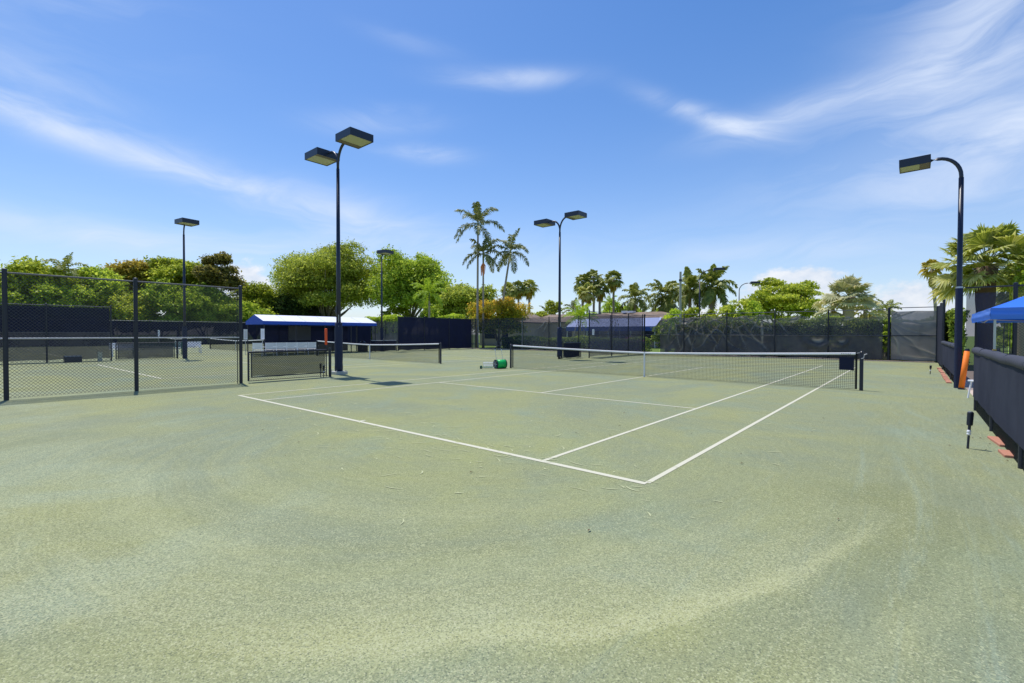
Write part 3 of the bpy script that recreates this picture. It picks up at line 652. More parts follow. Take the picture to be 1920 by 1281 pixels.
# ------------------------------------------------------------------ blue awning (cabana) between courts
def awning(label, x0, x1, y0, y1, ze, zr, val=.28):
    t = thing('awning', label, 'awning', (0, 0, 0)); xm = (x0+x1)/2; ins = .0
    MB().add([(x1, y0, ze), (x1, y1, ze), (xm, y1-ins, zr), (xm, y0+ins, zr), (x0, y0, ze), (x0, y1, ze)], [(0, 1, 2, 3), (3, 2, 5, 4)]).build('canopy_top', PALECANVAS, t)
    MB().add([(x1, y0, ze), (xm, y0, zr), (x0, y0, ze)], [(0, 1, 2)]).build('gable', BLUE, t)
    MB().add([(x1, y1, ze), (xm, y1, zr), (x0, y1, ze)], [(2, 1, 0)]).build('gable', BLUE, t)
    v = MB(); e = .012
    v.box(x1-e, x1+e, y0, y1, ze-val, ze-.002); v.box(x0-e, x0+e, y0, y1, ze-val, ze-.002); v.box(x0+e, x1-e, y0-e, y0+e, ze-val, ze-.002); v.box(x0+e, x1-e, y1-e, y1+e, ze-val, ze-.002)
    v.build('valance', BLUE, t)
    n = 4
    for k in range(n+1):
        y = y0+.1+(y1-y0-.2)*k/n
        for x in (x0+.08, x1-.08): MB().tube([(x, y, 0), (x, y, ze-.03)], .04, 8).build('post', BLKMETAL, t)
    sm = MB(); yy = y0+1.55
    while yy < y1-.5:
        sm.add([(x1+.004, yy, ze+.004), (x1+.004, yy+.05, ze+.004), (xm+.002, yy+.05, zr+.008), (xm+.002, yy, zr+.008)], [(0, 1, 2, 3)]); yy += 1.55
    sm.build('roof_seam', mat('seam', (.52, .54, .66), .6), t)
    fr = MB(); fr.tube([(x1-.08, y0+.1, ze-.06), (x1-.08, y1-.1, ze-.06)], .025, 6); fr.tube([(x0+.08, y0+.1, ze-.06), (x0+.08, y1-.1, ze-.06)], .025, 6); fr.build('frame', BLKMETAL, t)
    return t
aw = awning('long gabled awning with pale sheen-coloured top and royal blue valance over white chairs', -36.05, XE, 9.6, 18.9, 2.45, 2.93, .24)
bk = MB(); bk = cloth(0, 7., .05, 2.15, 4., .02, .3, y=0)
b_ = bk.build('back_screen', SCR_NAVY, aw, True); b_.location = (-35.9, 10.9, 0); b_.rotation_euler = (0, 0, PI/2)
b_ = MB().box(-35.7, -35.62, 12.6, 14.4, 1.0, 2.15).build('grey_panel', mat('dull grey board', (.06, .065, .08), .8, var=.2), aw)
def narrow_sign(label, px, d, y0, y1, w):
    p = spot(px, d); z0, z1 = top(px, d, y1), top(px, d, y0)
    t = thing('notice_board', label, 'sign', (p[0], p[1], 0), PI/2-.05, 'white narrow notices')
    MB().box(-w/2, w/2, -.012, .012, z0, z1).build('board', WHITEP, t)
    MB().tube([(0, .03, 0), (0, .03, z0+.1)], .02, 6).build('stake', GREYM, t)
    q = MB()
    for k in range(7): q.box(-w*.3, w*.3, -.016, -.0125, z0+(z1-z0)*(.15+.1*k), z0+(z1-z0)*(.18+.1*k))
    q.build('printed_lines', mat('grey print', (.45, .45, .5), .8), t)
narrow_sign('white narrow notice at the left end post of the awning', 460.5, 35.2, 617.5, 637, .26)
narrow_sign('white narrow notice at the second post of the awning', 492.5, 33.2, 616.5, 636, .24)
narrow_sign('small white upright notice standing by the farthest net on the left', 298, 56., 619, 631, .18)

# chairs under and beside the awning
def slat_chair(label, x, y, rz, w=.62, group='white slatted chairs beside the awning', col=None):
    m_ = col or WHITEP
    t = thing('garden_chair', label, 'chair', (x, y, 0), rz, group)
    b = MB()
    for k in range(6): b.box(-w/2+.02, w/2-.02, .2, .22, .50+k*.072, .50+k*.072+.058)
    b.build('backrest', m_, t)
    s_ = MB()
    for k in range(5): s_.box(-w/2, w/2, -.25+k*.09, -.25+k*.09+.075, .42, .44)
    s_.build('seat', m_, t)
    for sx in (-1, 1):
        MB().tube([(sx*w/2*.92, -.22, .42), (sx*w/2*.98, -.27, 0)], .02, 6).build('leg', m_, t)
        MB().tube([(sx*w/2*.92, .2, .93), (sx*w/2*.92, .2, .42), (sx*w/2*.98, .3, 0)], .02, 6).build('leg', m_, t)
        MB().box(sx*w/2-.025, sx*w/2+.025, -.26, .22, .62, .645).build('armrest', m_, t)
    return t
names = ['leftmost', 'second from left', 'middle', 'second from right', 'rightmost']
y = 9.95
pr0 = None
for k in range(5):
    px = 507+k*19.6; d = 34.0/(.6457+.7636*(960-px)/F)
    pp = spot(px, d)
    lab = '%s of the five white slatted chairs in a row under the awning' % names[k]
    if pr0 is None: pr0 = slat_chair(lab, pp[0]-.1, pp[1], -PI/2+.0, .78)
    else: dup(pr0, (pp[0]-.1, pp[1], 0), -PI/2, lab)
pp = spot(484, 32.2)
slat_chair('white armchair standing apart left of the row of chairs', pp[0], pp[1], -2.2, .6, None)
def bench(label, px, d, L, col, rz=PI/2, back=True):
    p = spot(px, d)
    t = thing('bench', label, 'bench', (p[0], p[1], 0), rz, 'benches beyond the low navy panel')
    b = MB()
    for k in range(4): b.box(-L/2, L/2, -.05, -.03, .52+k*.1, .60+k*.1)
    b.build('backrest', col, t)
    s_ = MB()
    for k in range(4): s_.box(-L/2, L/2, -.50+k*.11, -.41+k*.11, .44, .47)
    s_.build('seat', col, t)
    for sx in (-1, 1):
        MB().box(sx*L*.42-.03, sx*L*.42+.03, -.48, -.43, 0, .44).build('leg', col, t)
        MB().box(sx*L*.42-.03, sx*L*.42+.03, -.08, -.052, 0, .92).build('leg', col, t)
bench('white bench at the left end of the low navy panel', 232, 32.5, 1.6, WHITEP)
bench('dark green bench behind the low navy panel', 296, 34.0, 3.4, DKGREEN)
bench('white bench standing right of the dark green bench', 352, 37., 1.8, WHITEP)

# ------------------------------------------------------------------ small objects
def sprinkler(label, px, d, hgt, lean, group='pop up hose risers'):
    p = spot(px, d)
    t = thing('water_riser', label, 'water riser', (p[0], p[1], 0), 0, group)
    ax = Vector((lean[0], lean[1], 1)).normalized()
    P = lambda s: tuple(ax*s*hgt)
    MB().tube([P(0), P(.42)], .014, 10).build('pipe', NAVY, t)
    MB().tube([P(.36), P(.39), P(.42), P(.45), P(.48), P(.50)], [.018, .026, .020, .026, .024, .017], 10).build('white_joint', WHITEP, t)
    MB().tube([P(.50), P(.64)], .017, 10).build('pipe', NAVY, t)
    MB().tube([P(.62), P(.64), P(.96), P(.98)], [.026, .034, .036, .03], 14).build('sleeve', BLKMETAL, t)
    MB().tube([P(.98), P(1.)], .026, 12).build('cap', GREYM, t)
    return t
sprinkler('black hose riser with white joint standing near the near low fence', 1818, 6.62, .52, (.05, .06))
sprinkler('small black riser far back by the right fence corner', 1745, 18.9, .36, (.04, .02))
sprinkler('left of two black risers at the end of the low gate panel', 600.8, 17.2, .50, (.0, 0))
sprinkler('right of two black risers at the end of the low gate panel', 606.5, 17.15, .44, (.03, 0))
# orange tube leaning on the pole
p = spot(1804, 13.75)
t = thing('orange_tube', 'thick orange foam tube leaning on the pole at the fence opening', 'foam tube', (p[0], p[1], 0))
MB().tube([(0, 0, .03), (.115, .14, 1.10)], .066, 18).build('foam', ORANGE, t, True)
MB().tube([(-.002, 0, .0), (.003, .004, .04)], .08, 16).build('foot_ring', BLKMETAL, t)
MB().tube([(.115, .14, 1.10), (.122, .15, 1.17)], .05, 12).build('top_cap', PADDING, t)
p = spot(611.3, 17.42)
t = thing('marker_rod', 'red orange foam tube on a thin rod upright at the gate post', 'marker rod', (p[0], p[1], 0))
MB().tube([(0, 0, 0), (0, 0, 1.25)], .013, 8).build('rod', BLKMETAL, t)
MB().tube([(0, 0, 1.16), (0, 0, 1.19), (0, 0, 1.74), (0, 0, 1.76)], [.03, .045, .045, .03], 12).build('foam', REDOR, t, True)
# terracotta bricks
names = ['nearest', 'second nearest']
prb = None
bl = [(3.12, 5.2, .12, .7, 'whole terracotta brick lying near the low fence', .10), (3.11, 4.25, .12, .4, 'broken terracotta brick lying nearest the camera by the low fence', .06)]
for (bx_, by_, w, L, lab, rz) in bl:
    o = MB().box(-w/2, w/2, -L/2, L/2, -.01, .035).build('terracotta_brick', BRICK); bevel(o, .01); o.location = (bx_, by_, 0); o.rotation_euler = (0, 0, rz); tag(o, lab, 'brick', 'terracotta bricks along the right fence')
brs = MB()
for k in range(14):
    brs.box(2.97+random.uniform(-.02, .02), 3.09, 16.2+k*.62, 16.2+k*.62+.56, -.01, .03+random.uniform(0, .02))
o = brs.build('brick_edging', BRICK); tag(o, 'row of terracotta bricks along the foot of the far low fence', 'brick edging')
# green water roller by the net post
p = spot(938, 21.6)
t = thing('court_roller', 'small green drum roller with tall hoop handle by the left net post', 'roller', (p[0], p[1], 0), YAW+.55)
R = .205; DX = .22
MB().tube([(-DX, 0, R), (DX, 0, R)], R*.97, 28).build('drum', GREENP, t, True)
for sx in (-1, 1):
    o = MB().tube([(sx*DX, 0, R), (sx*(DX+.035), 0, R)], R, 28).build('end_wheel', mat('dark end cap', (.01, .03, .035), .5), t)
    q = MB()
    for k in range(6):
        a = k*PI/3; q.tube([(sx*(DX+.04), 0, R), (sx*(DX+.04), math.cos(a)*R*.85, R+math.sin(a)*R*.85)], .010, 5)
    q.build('spokes', GREYM, o)
    MB().tube([(sx*.16, .05, R*1.6), (sx*.17+.06, .28, .83)], .008, 6).build('handle_rod', GREYM, t)
    MB().tube([(sx*.17+.06, .28, .80), (sx*.17+.06, .29, .86)], .022, 8).build('handle_joint', WHITEP, t)
MB().tube([(-.11, .28, .86), (-.05, .33, .98), (.05, .36, 1.02), (.18, .36, 1.02), (.27, .33, .97), (.23, .28, .86)], .016, 8).build('hoop_handle', BLKMETAL, t, True)
p = spot(917, 21.8)
t = thing('wire_basket', 'silvery wire ball basket lying left of the green roller', 'basket', (p[0], p[1], 0), YAW)
b = MB()
for k in range(7):
    u = -.22+k*.07
    b.tube([(u-.05, -.12, .26), (u, -.12, .03), (u, .16, .03), (u-.05, .16, .26)], .005, 4)
for (yy) in (-.12, .16):
    for z in (.03, .11, .18, .26): b.tube([(-.27, yy, z), (.24, yy, z)], .006, 4)
b.build('wire_frame', mat('silver wire', (.55, .6, .68), .35, metal=.4), t)
p = spot(908, 21.5)
t = thing('green_scraper', 'dark green scraper with long flat handle lying on the clay', 'scraper', (p[0], p[1], 0), YAW)
bevel(MB().box(-.19, -.10, -.12, .12, .0, .13).build('blade', DKGREEN, t), .01)
bevel(MB().box(-.10, .40, -.03, .03, .05, .085).build('handle', mat('green handle', (.01, .20, .06), .5), t), .01)
# litter bin and box near far benches
p = spot(680, 41.)
t = thing('litter_bin', 'black square litter bin with domed lid beyond the middle net', 'litter bin', (p[0], p[1], 0), .4)
bevel(MB().box(-.33, .33, -.3, .3, .0, .72).build('body', BLKMETAL, t), .03); MB().tube([(0, 0, .72), (0, 0, .82), (0, 0, .92)], [.3, .26, .12], 14).build('lid', BLKMETAL, t)
q = spot(136, 25.6)
t = thing('storage_box', 'dark storage box at the foot of the tall navy screen', 'box', (q[0], q[1], 0), PI/2)
bevel(MB().box(-.35, .35, -.2, .2, .0, .30).build('body', NAVY, t), .02); MB().box(-.34, .34, -.22, .22, .302, .34).build('lid', mat('grey lid', (.2, .21, .25), .5), t)
q = spot(187, 26.4)
t = thing('bollard', 'short cream marker post in front of the navy screen', 'post', (q[0], q[1], 0))
MB().box(-.09, .09, -.09, .09, 0, .5).build('shaft', mat('cream post', (.42, .40, .30), .8), t); MB().box(-.1, .1, -.1, .1, .502, .53).build('cap', mat('post cap', (.3, .3, .25), .8), t)
# white chair glimpsed behind the near low fence
t = thing('garden_chair', 'white chair partly hidden behind the near low fence by the orange tube', 'chair', (3.52, 11.6, 0), .6)
bevel(MB().box(-.25, .22, -.25, .25, .42, .46).build('seat', WHITEP, t), .01)
bk = MB(); 
for k in range(5): bk.box(.20, .225, -.24+k*.1, -.17+k*.1, .46, .9)
bk.build('backrest', WHITEP, t)
for sx in (-1, 1):
    for sy in (-1, 1): MB().tube([(sx*.2, sy*.2, .42), (sx*.24, sy*.24, 0)], .018, 6).build('leg', WHITEP, t)

# pop-up tent
def tent():
    x0, x1, y0, y1 = 3.28, 7.2, 8.4, 12.4; zb, zt_, zp = 1.885, 2.11, 3.0
    t = thing('canopy_tent', 'bright blue pop up canopy tent behind the near low fence', 'tent', ((x0+x1)/2, (y0+y1)/2, 0))
    cx, cy = (x0+x1)/2, (y0+y1)/2; hx, hy = (x1-x0)/2, (y1-y0)/2
    n = 14; V = []; Fc = []
    cs = [(-hx, -hy), (hx, -hy), (hx, hy), (-hx, hy)]
    for e in range(4):
        a, b2 = cs[e], cs[(e+1) % 4]; base = len(V)
        for j in range(n+1):
            s = j/n
            for i in range(n+1):
                u = i/n; x = (a[0]+(b2[0]-a[0])*u)*(1-s); y = (a[1]+(b2[1]-a[1])*u)*(1-s)
                z = zt_+(zp-zt_)*s - .10*math.sin(PI*s)*math.sin(PI*u) + .008*noise.noise(Vector((x*3, y*3, e)))
                V.append((x, y, z))
        Fc += [(base+j*(n+1)+i, base+j*(n+1)+i+1, base+(j+1)*(n+1)+i+1, base+(j+1)*(n+1)+i) for j in range(n) for i in range(n)]
    MB().add(V, Fc).build('roof', BLUETENT, t, True)
    V = []; Fc = []
    for e in range(4):
        a, b2 = cs[e], cs[(e+1) % 4]; base = len(V); nn = 40
        nx, ny = (b2[1]-a[1]), -(b2[0]-a[0]); l = math.hypot(nx, ny); nx /= l; ny /= l
        for j in range(7):
            for i in range(nn+1):
                u = i/nn; x = a[0]+(b2[0]-a[0])*u; y = a[1]+(b2[1]-a[1])*u; z = zb+(zt_-zb)*j/6
                d = .012*noise.noise(Vector((u*3+e*5, j*.9+u*6, 2)))+(.012 if j in (2, 3) else 0)
                V.append((x+nx*d, y+ny*d, z))
        Fc += [(base+j*(nn+1)+i, base+j*(nn+1)+i+1, base+(j+1)*(nn+1)+i+1, base+(j+1)*(nn+1)+i) for j in range(6) for i in range(nn)]
    MB().add(V, Fc).build('valance', BLUETENT, t, True)
    for (sx, sy) in ((-1, -1), (1, -1), (1, 1), (-1, 1)):
        X, Y = sx*(hx-.07), sy*(hy-.07)
        lg = MB().box(X-.018, X+.018, Y-.018, Y+.018, 0, zt_-.02).build('leg', GREYM if sy < 0 else BLKMETAL, t)
        MB().box(X-.028, X+.028, Y-.028, Y+.028, 1.18, 1.30).build('slider', mat('brass slider', (.5, .32, .06), .4) if sy < 0 else BLKMETAL, lg)
    fr = MB()
    for (sx, sy, ex, ey) in ((-1, -1, 1, -1), (1, -1, 1, 1), (1, 1, -1, 1), (-1, 1, -1, -1)):
        A = (sx*(hx-.07), sy*(hy-.07)); B = (ex*(hx-.07), ey*(hy-.07)); m_ = ((A[0]+B[0])/2, (A[1]+B[1])/2)
        fr.tube([(A[0], A[1], 1.98), (m_[0], m_[1], 1.86)], .012, 5); fr.tube([(B[0], B[1], 1.98), (m_[0], m_[1], 1.86)], .012, 5)
    fr.build('scissor_frame', GREYM, t)
tent()

# ------------------------------------------------------------------ clubhouse behind the far screen
def clubhouse():
    p = spot(1100, 60.); th = 0.0
    t = thing('clubhouse', 'low beige clubhouse with brown tiled hip roof behind the far screen', 'building', (p[0], p[1], 0), th)
    # local x along the facade
    xl = spot(905, 60)[0]-p[0]; L = 17.; 
    y = 0.
    a0, a1 = -14., 12.
    MB().box(a0, a1, .6, 10, 0, 3.05).build('wall', STUCCO, t)
    ze, zr = 3.1, 4.35
    MB().add([(a0-.8, -.4, ze), (a1+.8, -.4, ze), (a1+.8, 11, ze), (a0-.8, 11, ze), (a0+4.5, 5.2, zr), (a1-4.5, 5.2, zr)], [(0, 1, 5, 4), (1, 2, 5), (2, 3, 4, 5), (3, 0, 4), (3, 2, 1, 0)]).build('roof', ROOF, t)
    # front wing with its own hip
    MB().box(a0+.5, a0+7., -5.4, .59, 0, 2.95).build('wing_wall', STUCCO, t)
    MB().add([(a0-.2, -6.1, ze-.05), (a0+7.7, -6.1, ze-.05), (a0+7.7, 2, ze-.05), (a0-.2, 2, ze-.05), (a0+3.7, -2.2, zr+.35), (a0+3.7, 1.0, zr+.35)], [(0, 1, 4), (1, 2, 5, 4), (2, 3, 5), (3, 0, 4, 5), (3, 2, 1, 0)]).build('wing_roof', ROOF, t)
    for (x0, x1, z0, z1) in ((a0+1.5, a0+3.4, .9, 2.2), (a0+4.6, a0+5.6, .0, 2.2)):
        w = MB().box(x0, x1, -5.46, -5.403, z0, z1).build('window', GLASSD, t)
    for k in range(4):
        x0 = -4.5+k*4.0
        w = MB().box(x0, x0+1.9, .53, .597, .7, 2.3).build('window', GLASSD, t); MB().box(x0-.08, x0+1.98, .50, .528, 2.31, 2.4).build('frame', WHITEP, w)
    # blue sun awning along the facade
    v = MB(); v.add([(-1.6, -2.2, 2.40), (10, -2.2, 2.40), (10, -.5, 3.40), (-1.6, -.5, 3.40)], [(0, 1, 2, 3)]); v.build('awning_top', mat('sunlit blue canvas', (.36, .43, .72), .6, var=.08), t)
    MB().box(-1.6, 10., -2.23, -2.2, 1.90, 2.41).build('awning_valance', BLUE, t)
    for k in range(5): MB().tube([(-1.5+k*2.85, -2.15, 0), (-1.5+k*2.85, -2.15, 2.3)], .05, 6).build('awning_post', WHITEP, t)
    MB().box(2.6, 3.2, 4.2, 5., zr-.1, zr+.18).build('roof_vent', WHITEP, t)
    MB().box(3.5, 4.2, 4.2, 5., zr-.1, zr+.14).build('roof_vent', WHITEP, t)
clubhouse()

# ------------------------------------------------------------------ vegetation
def foliage_mesh(name, pts, nrm, size, tone, m, parent=None, aspect=.55, extra=None, smooth=False):
    """many small leaf faces: pts (n,3), nrm (n,3)"""
    n = len(pts)
    nrm = nrm/np.maximum(1e-6, np.linalg.norm(nrm, axis=1, keepdims=True))
    a = np.cross(nrm, RNG.normal(size=(n, 3))); a /= np.maximum(1e-6, np.linalg.norm(a, axis=1, keepdims=True)); b = np.cross(nrm, a)
    s = size[:, None]
    V = np.empty((n, 4, 3)); V[:, 0] = pts-a*s; V[:, 1] = pts-b*s*aspect+nrm*s*.15; V[:, 2] = pts+a*s; V[:, 3] = pts+b*s*aspect+nrm*s*.15
    me = bpy.data.meshes.new(name)
    nv = n*4; ev = 0
    VV = V.reshape(-1, 3); F4 = np.arange(nv)
    me.vertices.add(nv); me.vertices.foreach_set('co', VV.astype(np.float32).ravel())
    me.loops.add(nv); me.loops.foreach_set('vertex_index', F4.astype(np.int32))
    me.polygons.add(n); me.polygons.foreach_set('loop_start', np.arange(0, nv, 4, dtype=np.int32)); me.polygons.foreach_set('loop_total', np.full(n, 4, dtype=np.int32))
    me.update(calc_edges=True)
    at = me.attributes.new('tone', 'FLOAT', 'FACE'); at.data.foreach_set('value', np.clip(tone, 0, 1).astype(np.float32))
    me.materials.append(m); me.validate()
    o = bpy.data.objects.new(name, me); COL.objects.link(o)
    if parent: o.parent = parent
    return o
def unit(n):
    v = RNG.normal(size=(n, 3)); return v/np.linalg.norm(v, axis=1, keepdims=True)
def clumps(centres, radii, per, leaf, flat=.8):
    P = []; Nn = []; T = []
    for c, r in zip(centres, radii):
        k = max(40, int(2.3*per*(r**2)))
        d = unit(k); d[:, 2] = np.where(d[:, 2] < -.35, -d[:, 2], d[:, 2])
        lump = 1+.22*np.sin(d[:, 0]*7+c[0]*3)*np.sin(d[:, 1]*6+c[1]*2)+.12*np.sin(d[:, 2]*13+c[2])
        rad = r*lump*np.where(RNG.uniform(0, 1, k) < .16, RNG.uniform(1.0, 1.28, k), RNG.uniform(.5, 1.06, k)**.6)
        p = d*rad[:, None]; p[:, 2] *= flat
        P.append(p+np.array(c)); Nn.append(d*.7+unit(k)*.9+np.array([0, 0, .25])); T.append(np.clip(RNG.normal(.52, .24, k)+RNG.normal(0, .13), 0, 1))
    P = np.concatenate(P); Nn = np.concatenate(Nn); T = np.concatenate(T)
    return P, Nn, RNG.uniform(.6, 1.35, len(P))*leaf, T
def crown_centres(n, rx, ry, rz, zc, cr, shell=.62, low=-.75):
    C_ = []; tries = 0
    while len(C_) < n and tries < 20000:
        tries += 1
        d = unit(1)[0]
        if d[2] < low: continue
        q = RNG.uniform(shell, 1.)*(.86+.26*noise.noise(Vector((d[0]*1.7+rx, d[1]*1.7, d[2]*2.1+rz))))
        q = min(q*1.08, 1.05)
        C_.append((d[0]*rx*q, d[1]*ry*q, zc+d[2]*rz*q))
    return C_, RNG.uniform(.65, 1.25, len(C_))*cr
def limbs(mb, base, r0, targets, zfork, rnd, wig=.3):
    """tapered trunk with limbs reaching into the crown"""
    mb.tube([(0, 0, -.05), (0, 0, .25), (rnd.uniform(-.1, .1), 0, zfork*.5), (0, 0, zfork)], [r0*1.5, r0*1.1, r0*.95, r0*.85], 10)
    for (x, y, z) in targets:
        k = rnd.uniform(.35, .6); w = rnd.uniform(-wig, wig)
        pts = [(0, 0, zfork*.85), (x*k*.55+w, y*k*.55-w, zfork+(z-zfork)*.35), (x*k*1.25-w, y*k*1.25+w, zfork+(z-zfork)*.62), (x*.97, y*.97, z*.98)]
        mb.tube(pts, [r0*.55, r0*.38, r0*.24, r0*.06], 7)
def tree(label, px, d, ytop, wpx, m, crown_frac=.6, name='leafy_tree', n=26, per=170, leaf=.19, cr=None, group=None, trunk_m=None, zfork=None, r0=None, ry=None, flat=.8, shell=.62, low=-.75, cat='tree', limbn=10, yc=None):
    x, y, _ = spot(px, d); H = top(px, d, ytop); rx = wpx/2*d/F
    rz = H*crown_frac/2; cr = (cr or rx*.30)*1.08
    zc = H-rz
    rxi = max(.3, rx-cr*.6); rzi = max(.3, rz-cr*.6*flat)
    t = thing(name, label, cat, (x, y, 0), 0, group)
    C_, R_ = crown_centres(int(n*1.45), rxi, (ry or rx)-cr*.5, rzi, zc, cr, shell, low)
    foliage_mesh('crown', *clumps_fix(C_, R_, per, leaf, flat, name == 'flowering_shrub'), m, t)
    rnd = random.Random(int(px)); mb = MB()
    zf = zfork or max(.5, (zc-rz)*.9)
    idx = rnd.sample(range(len(C_)), min(limbn, len(C_)))
    limbs(mb, (0, 0), r0 or max(.12, rx*.05), [C_[i] for i in idx], zf, rnd)
    mb.build('trunk', trunk_m or BARK, t, True)
    return t
def clumps_fix(C_, R_, per, leaf, flat, topt=False):
    P, Nn, S, T = clumps(C_, R_, per, leaf, flat)
    if topt: T = .05+.75*(P[:, 2]-P[:, 2].min())/np.ptp(P[:, 2])+RNG.normal(0, .2, len(P))
    return P, Nn, S, T
G_L = 'trees beyond the left fence'
# left mass beyond the outer fence
Lt = [('bushy bright green tree at the far left edge of the hedge line', 10, 59, 515, 130, L_BRIGHT, .95),
      ('tall bright green bushy tree under the small palm top', 95, 61, 492, 150, L_BRIGHT, .95),
      ('mid green bushy tree left of the rusty tree', 175, 64, 497, 120, L_MID, .95),
      ('rusty brown crowned tree above the left hedge', 252, 73, 487, 110, L_BROWN, .75),
      ('pale green airy tree behind the slim single floodlight', 335, 76, 474, 120, L_BRIGHT, .75),
      ('dark brownish pine-like tree left of the white cloud', 412, 74, 474, 78, L_BLKGR, .55),
      ('low rounded green tree at the right end of the left hedge', 478, 81, 533, 110, L_BRIGHT, .95),
      ('small dark green tree just left of the spreading banyan', 548, 84, 550, 110, L_DARK, .95)]
for k, (lab, px, d, yt, w, m_, cf) in enumerate(Lt):
    tree(lab, px, d, yt, w, m_, cf, n=30 if w > 100 else 20, per=120 if w > 90 else 150, leaf=.21, group=G_L, cr=w/2*d/F*.30)
for k, (px, d, yt, w, m_, lab) in enumerate([(20, 57, 540, 120, L_MID, 'lower mid green shrub at the left edge below the hedge trees'), (120, 60, 527, 130, L_MID, 'lower mid green shrub above the near navy screen'), (215, 63.5, 540, 120, L_BRIGHT, 'lower bright green shrub above the end of the navy screen'),
        (300, 67, 535, 120, L_MID, 'lower mid green shrub right of the middle fence post'), (385, 71, 540, 120, L_MID, 'lower green shrub behind the slim floodlight pole'), (450, 74, 560, 100, L_MID, 'lower green shrub at the tall fence end post'), (515, 84, 565, 100, L_MID, 'lower green shrub above the awning gable'), (600, 86, 572, 70, L_DARK, 'low dark shrub above the awning near the lamp pole')]):
    tree(lab, px, d, yt, w, m_, .98, name='shrub', n=26, per=130, leaf=.2, group='shrubs beyond the left fence', cat='shrub', limbn=3)
# spreading banyan and its neighbour
tree('big spreading olive green banyan with pale limbs behind the lamp pole', 612, 86, 457, 268, L_OLIVE, .84, name='banyan_tree', n=84, per=62, leaf=.18, cr=2.3, shell=.50, low=-.72, r0=.45, zfork=2.0, limbn=36, ry=9, flat=.7)
tree('big round bright green tree behind the second single floodlight', 768, 82, 470, 190, L_MID, .82, name='round_tree', n=62, per=62, leaf=.2, cr=1.9, shell=.6, low=-.7, r0=.4, zfork=2.2, limbn=18, ry=7)
tree('dark olive tree behind the orange flowering shrub', 872, 76, 520, 105, L_OLIVE, .85, name='leafy_tree', n=26, per=130, leaf=.2, cr=1.4, limbn=8)
tree('orange yellow flowering shrub at the foot of the tall palms', 935, 53.5, 552, 118, L_ORANGE, .92, name='flowering_shrub', n=44, per=190, leaf=.12, cr=.85, cat='shrub', limbn=5)
tree('small bright green bush beside the clubhouse roof', 1003, 70, 566, 50, L_BRIGHT, .9, name='shrub', n=10, per=160, leaf=.16, cat='shrub', limbn=3)
tree('small dark shaggy tree above the clubhouse ridge', 1037, 74, 560, 38, L_OLIVE, .5, n=9, per=160, leaf=.18, limbn=4)
tree('broad layered green tree right of the distant floodlights', 1464, 62, 512, 172, L_BRIGHT, .84, name='layered_tree', n=64, per=105, leaf=.16, cr=1.0, flat=.42, shell=.5, low=-.75, r0=.3, zfork=1.8, limbn=14)
tree('thin airy tree just left of the layered green tree', 1376, 66, 552, 46, L_OLIVE, .7, n=9, per=110, leaf=.15, limbn=5)
for (px, d, yt, w, m_, lab) in ((1165, 74, 566, 90, L_LIME, 'yellow green bush under the coconut palm'), (1235, 74, 574, 70, L_MID, 'green bush between the clubhouse and royal palms'), (1255, 46, 572, 46, L_LIME, 'lime bush left of the pale grey pole'), (1305, 52, 568, 70, L_BRIGHT, 'green bush below the taller distant floodlight'), (1355, 50, 566, 70, L_BRIGHT, 'green bush between the two distant floodlights'),
                         (1410, 52, 570, 60, L_MID, 'low green bush in front of the layered tree'), (1125, 72, 578, 46, L_LIME, 'small lime bush above the screen corner'), (1208, 74, 575, 50, L_LIME, 'bright bush over the blue clubhouse awning')):
    tree(lab, px, d, yt, w, m_, .95, name='shrub', n=18, per=150, leaf=.15, group='bushes behind the far fence', cat='shrub', limbn=3)

def hedge(label, x0, x1, y0, y1, H, m, leaf=.09, dens=230, name='hedge', z0=0., lump=.15):
    cx, cy = (x0+x1)/2, (y0+y1)/2; t = thing(name, label, 'hedge', (cx, cy, 0))
    hx, hy = (x1-x0)/2, (y1-y0)/2
    n = int(dens*((x1-x0)*(y1-y0)+2*(x1-x0+y1-y0)*(H-z0)))
    ar = np.array([4*hx*hy, 2*hx*(H-z0), 2*hx*(H-z0), 2*hy*(H-z0), 2*hy*(H-z0)]); f = RNG.choice(5, n, p=ar/ar.sum())
    u = RNG.uniform(-1, 1, n); v = RNG.uniform(-1, 1, n); w = RNG.uniform(0, 1, n)
    P = np.zeros((n, 3)); Nn = np.zeros((n, 3))
    P[:, 0] = np.where(f == 3, -hx, np.where(f == 4, hx, u*hx)); P[:, 1] = np.where(f == 1, -hy, np.where(f == 2, hy, v*hy)); P[:, 2] = np.where(f == 0, H, z0+w*(H-z0))
    Nn[:, 0] = np.where(f == 3, -1, np.where(f == 4, 1, 0)); Nn[:, 1] = np.where(f == 1, -1, np.where(f == 2, 1, 0)); Nn[:, 2] = np.where(f == 0, 1, .3)
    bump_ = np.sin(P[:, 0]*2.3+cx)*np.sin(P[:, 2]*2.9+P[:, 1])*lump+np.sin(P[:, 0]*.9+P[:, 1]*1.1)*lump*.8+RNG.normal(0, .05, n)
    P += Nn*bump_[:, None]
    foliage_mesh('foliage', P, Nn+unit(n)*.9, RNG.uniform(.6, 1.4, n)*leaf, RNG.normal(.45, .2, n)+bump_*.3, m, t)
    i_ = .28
    MB().box(-hx+i_, hx-i_, -hy+i_, hy-i_, z0, H-i_).build('dark_core', mat('hedge core dark', (.02, .03, .01), 1.), t)  # solid dark box added inside the leaves to block light
    return t
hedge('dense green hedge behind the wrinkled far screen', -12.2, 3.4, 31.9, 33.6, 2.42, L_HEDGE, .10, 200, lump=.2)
hedge('bright green hedge beyond the far low fence at the right', 3.42, 3.78, 24.0, 30.2, 2.6, L_HEDGE, .085, 230)
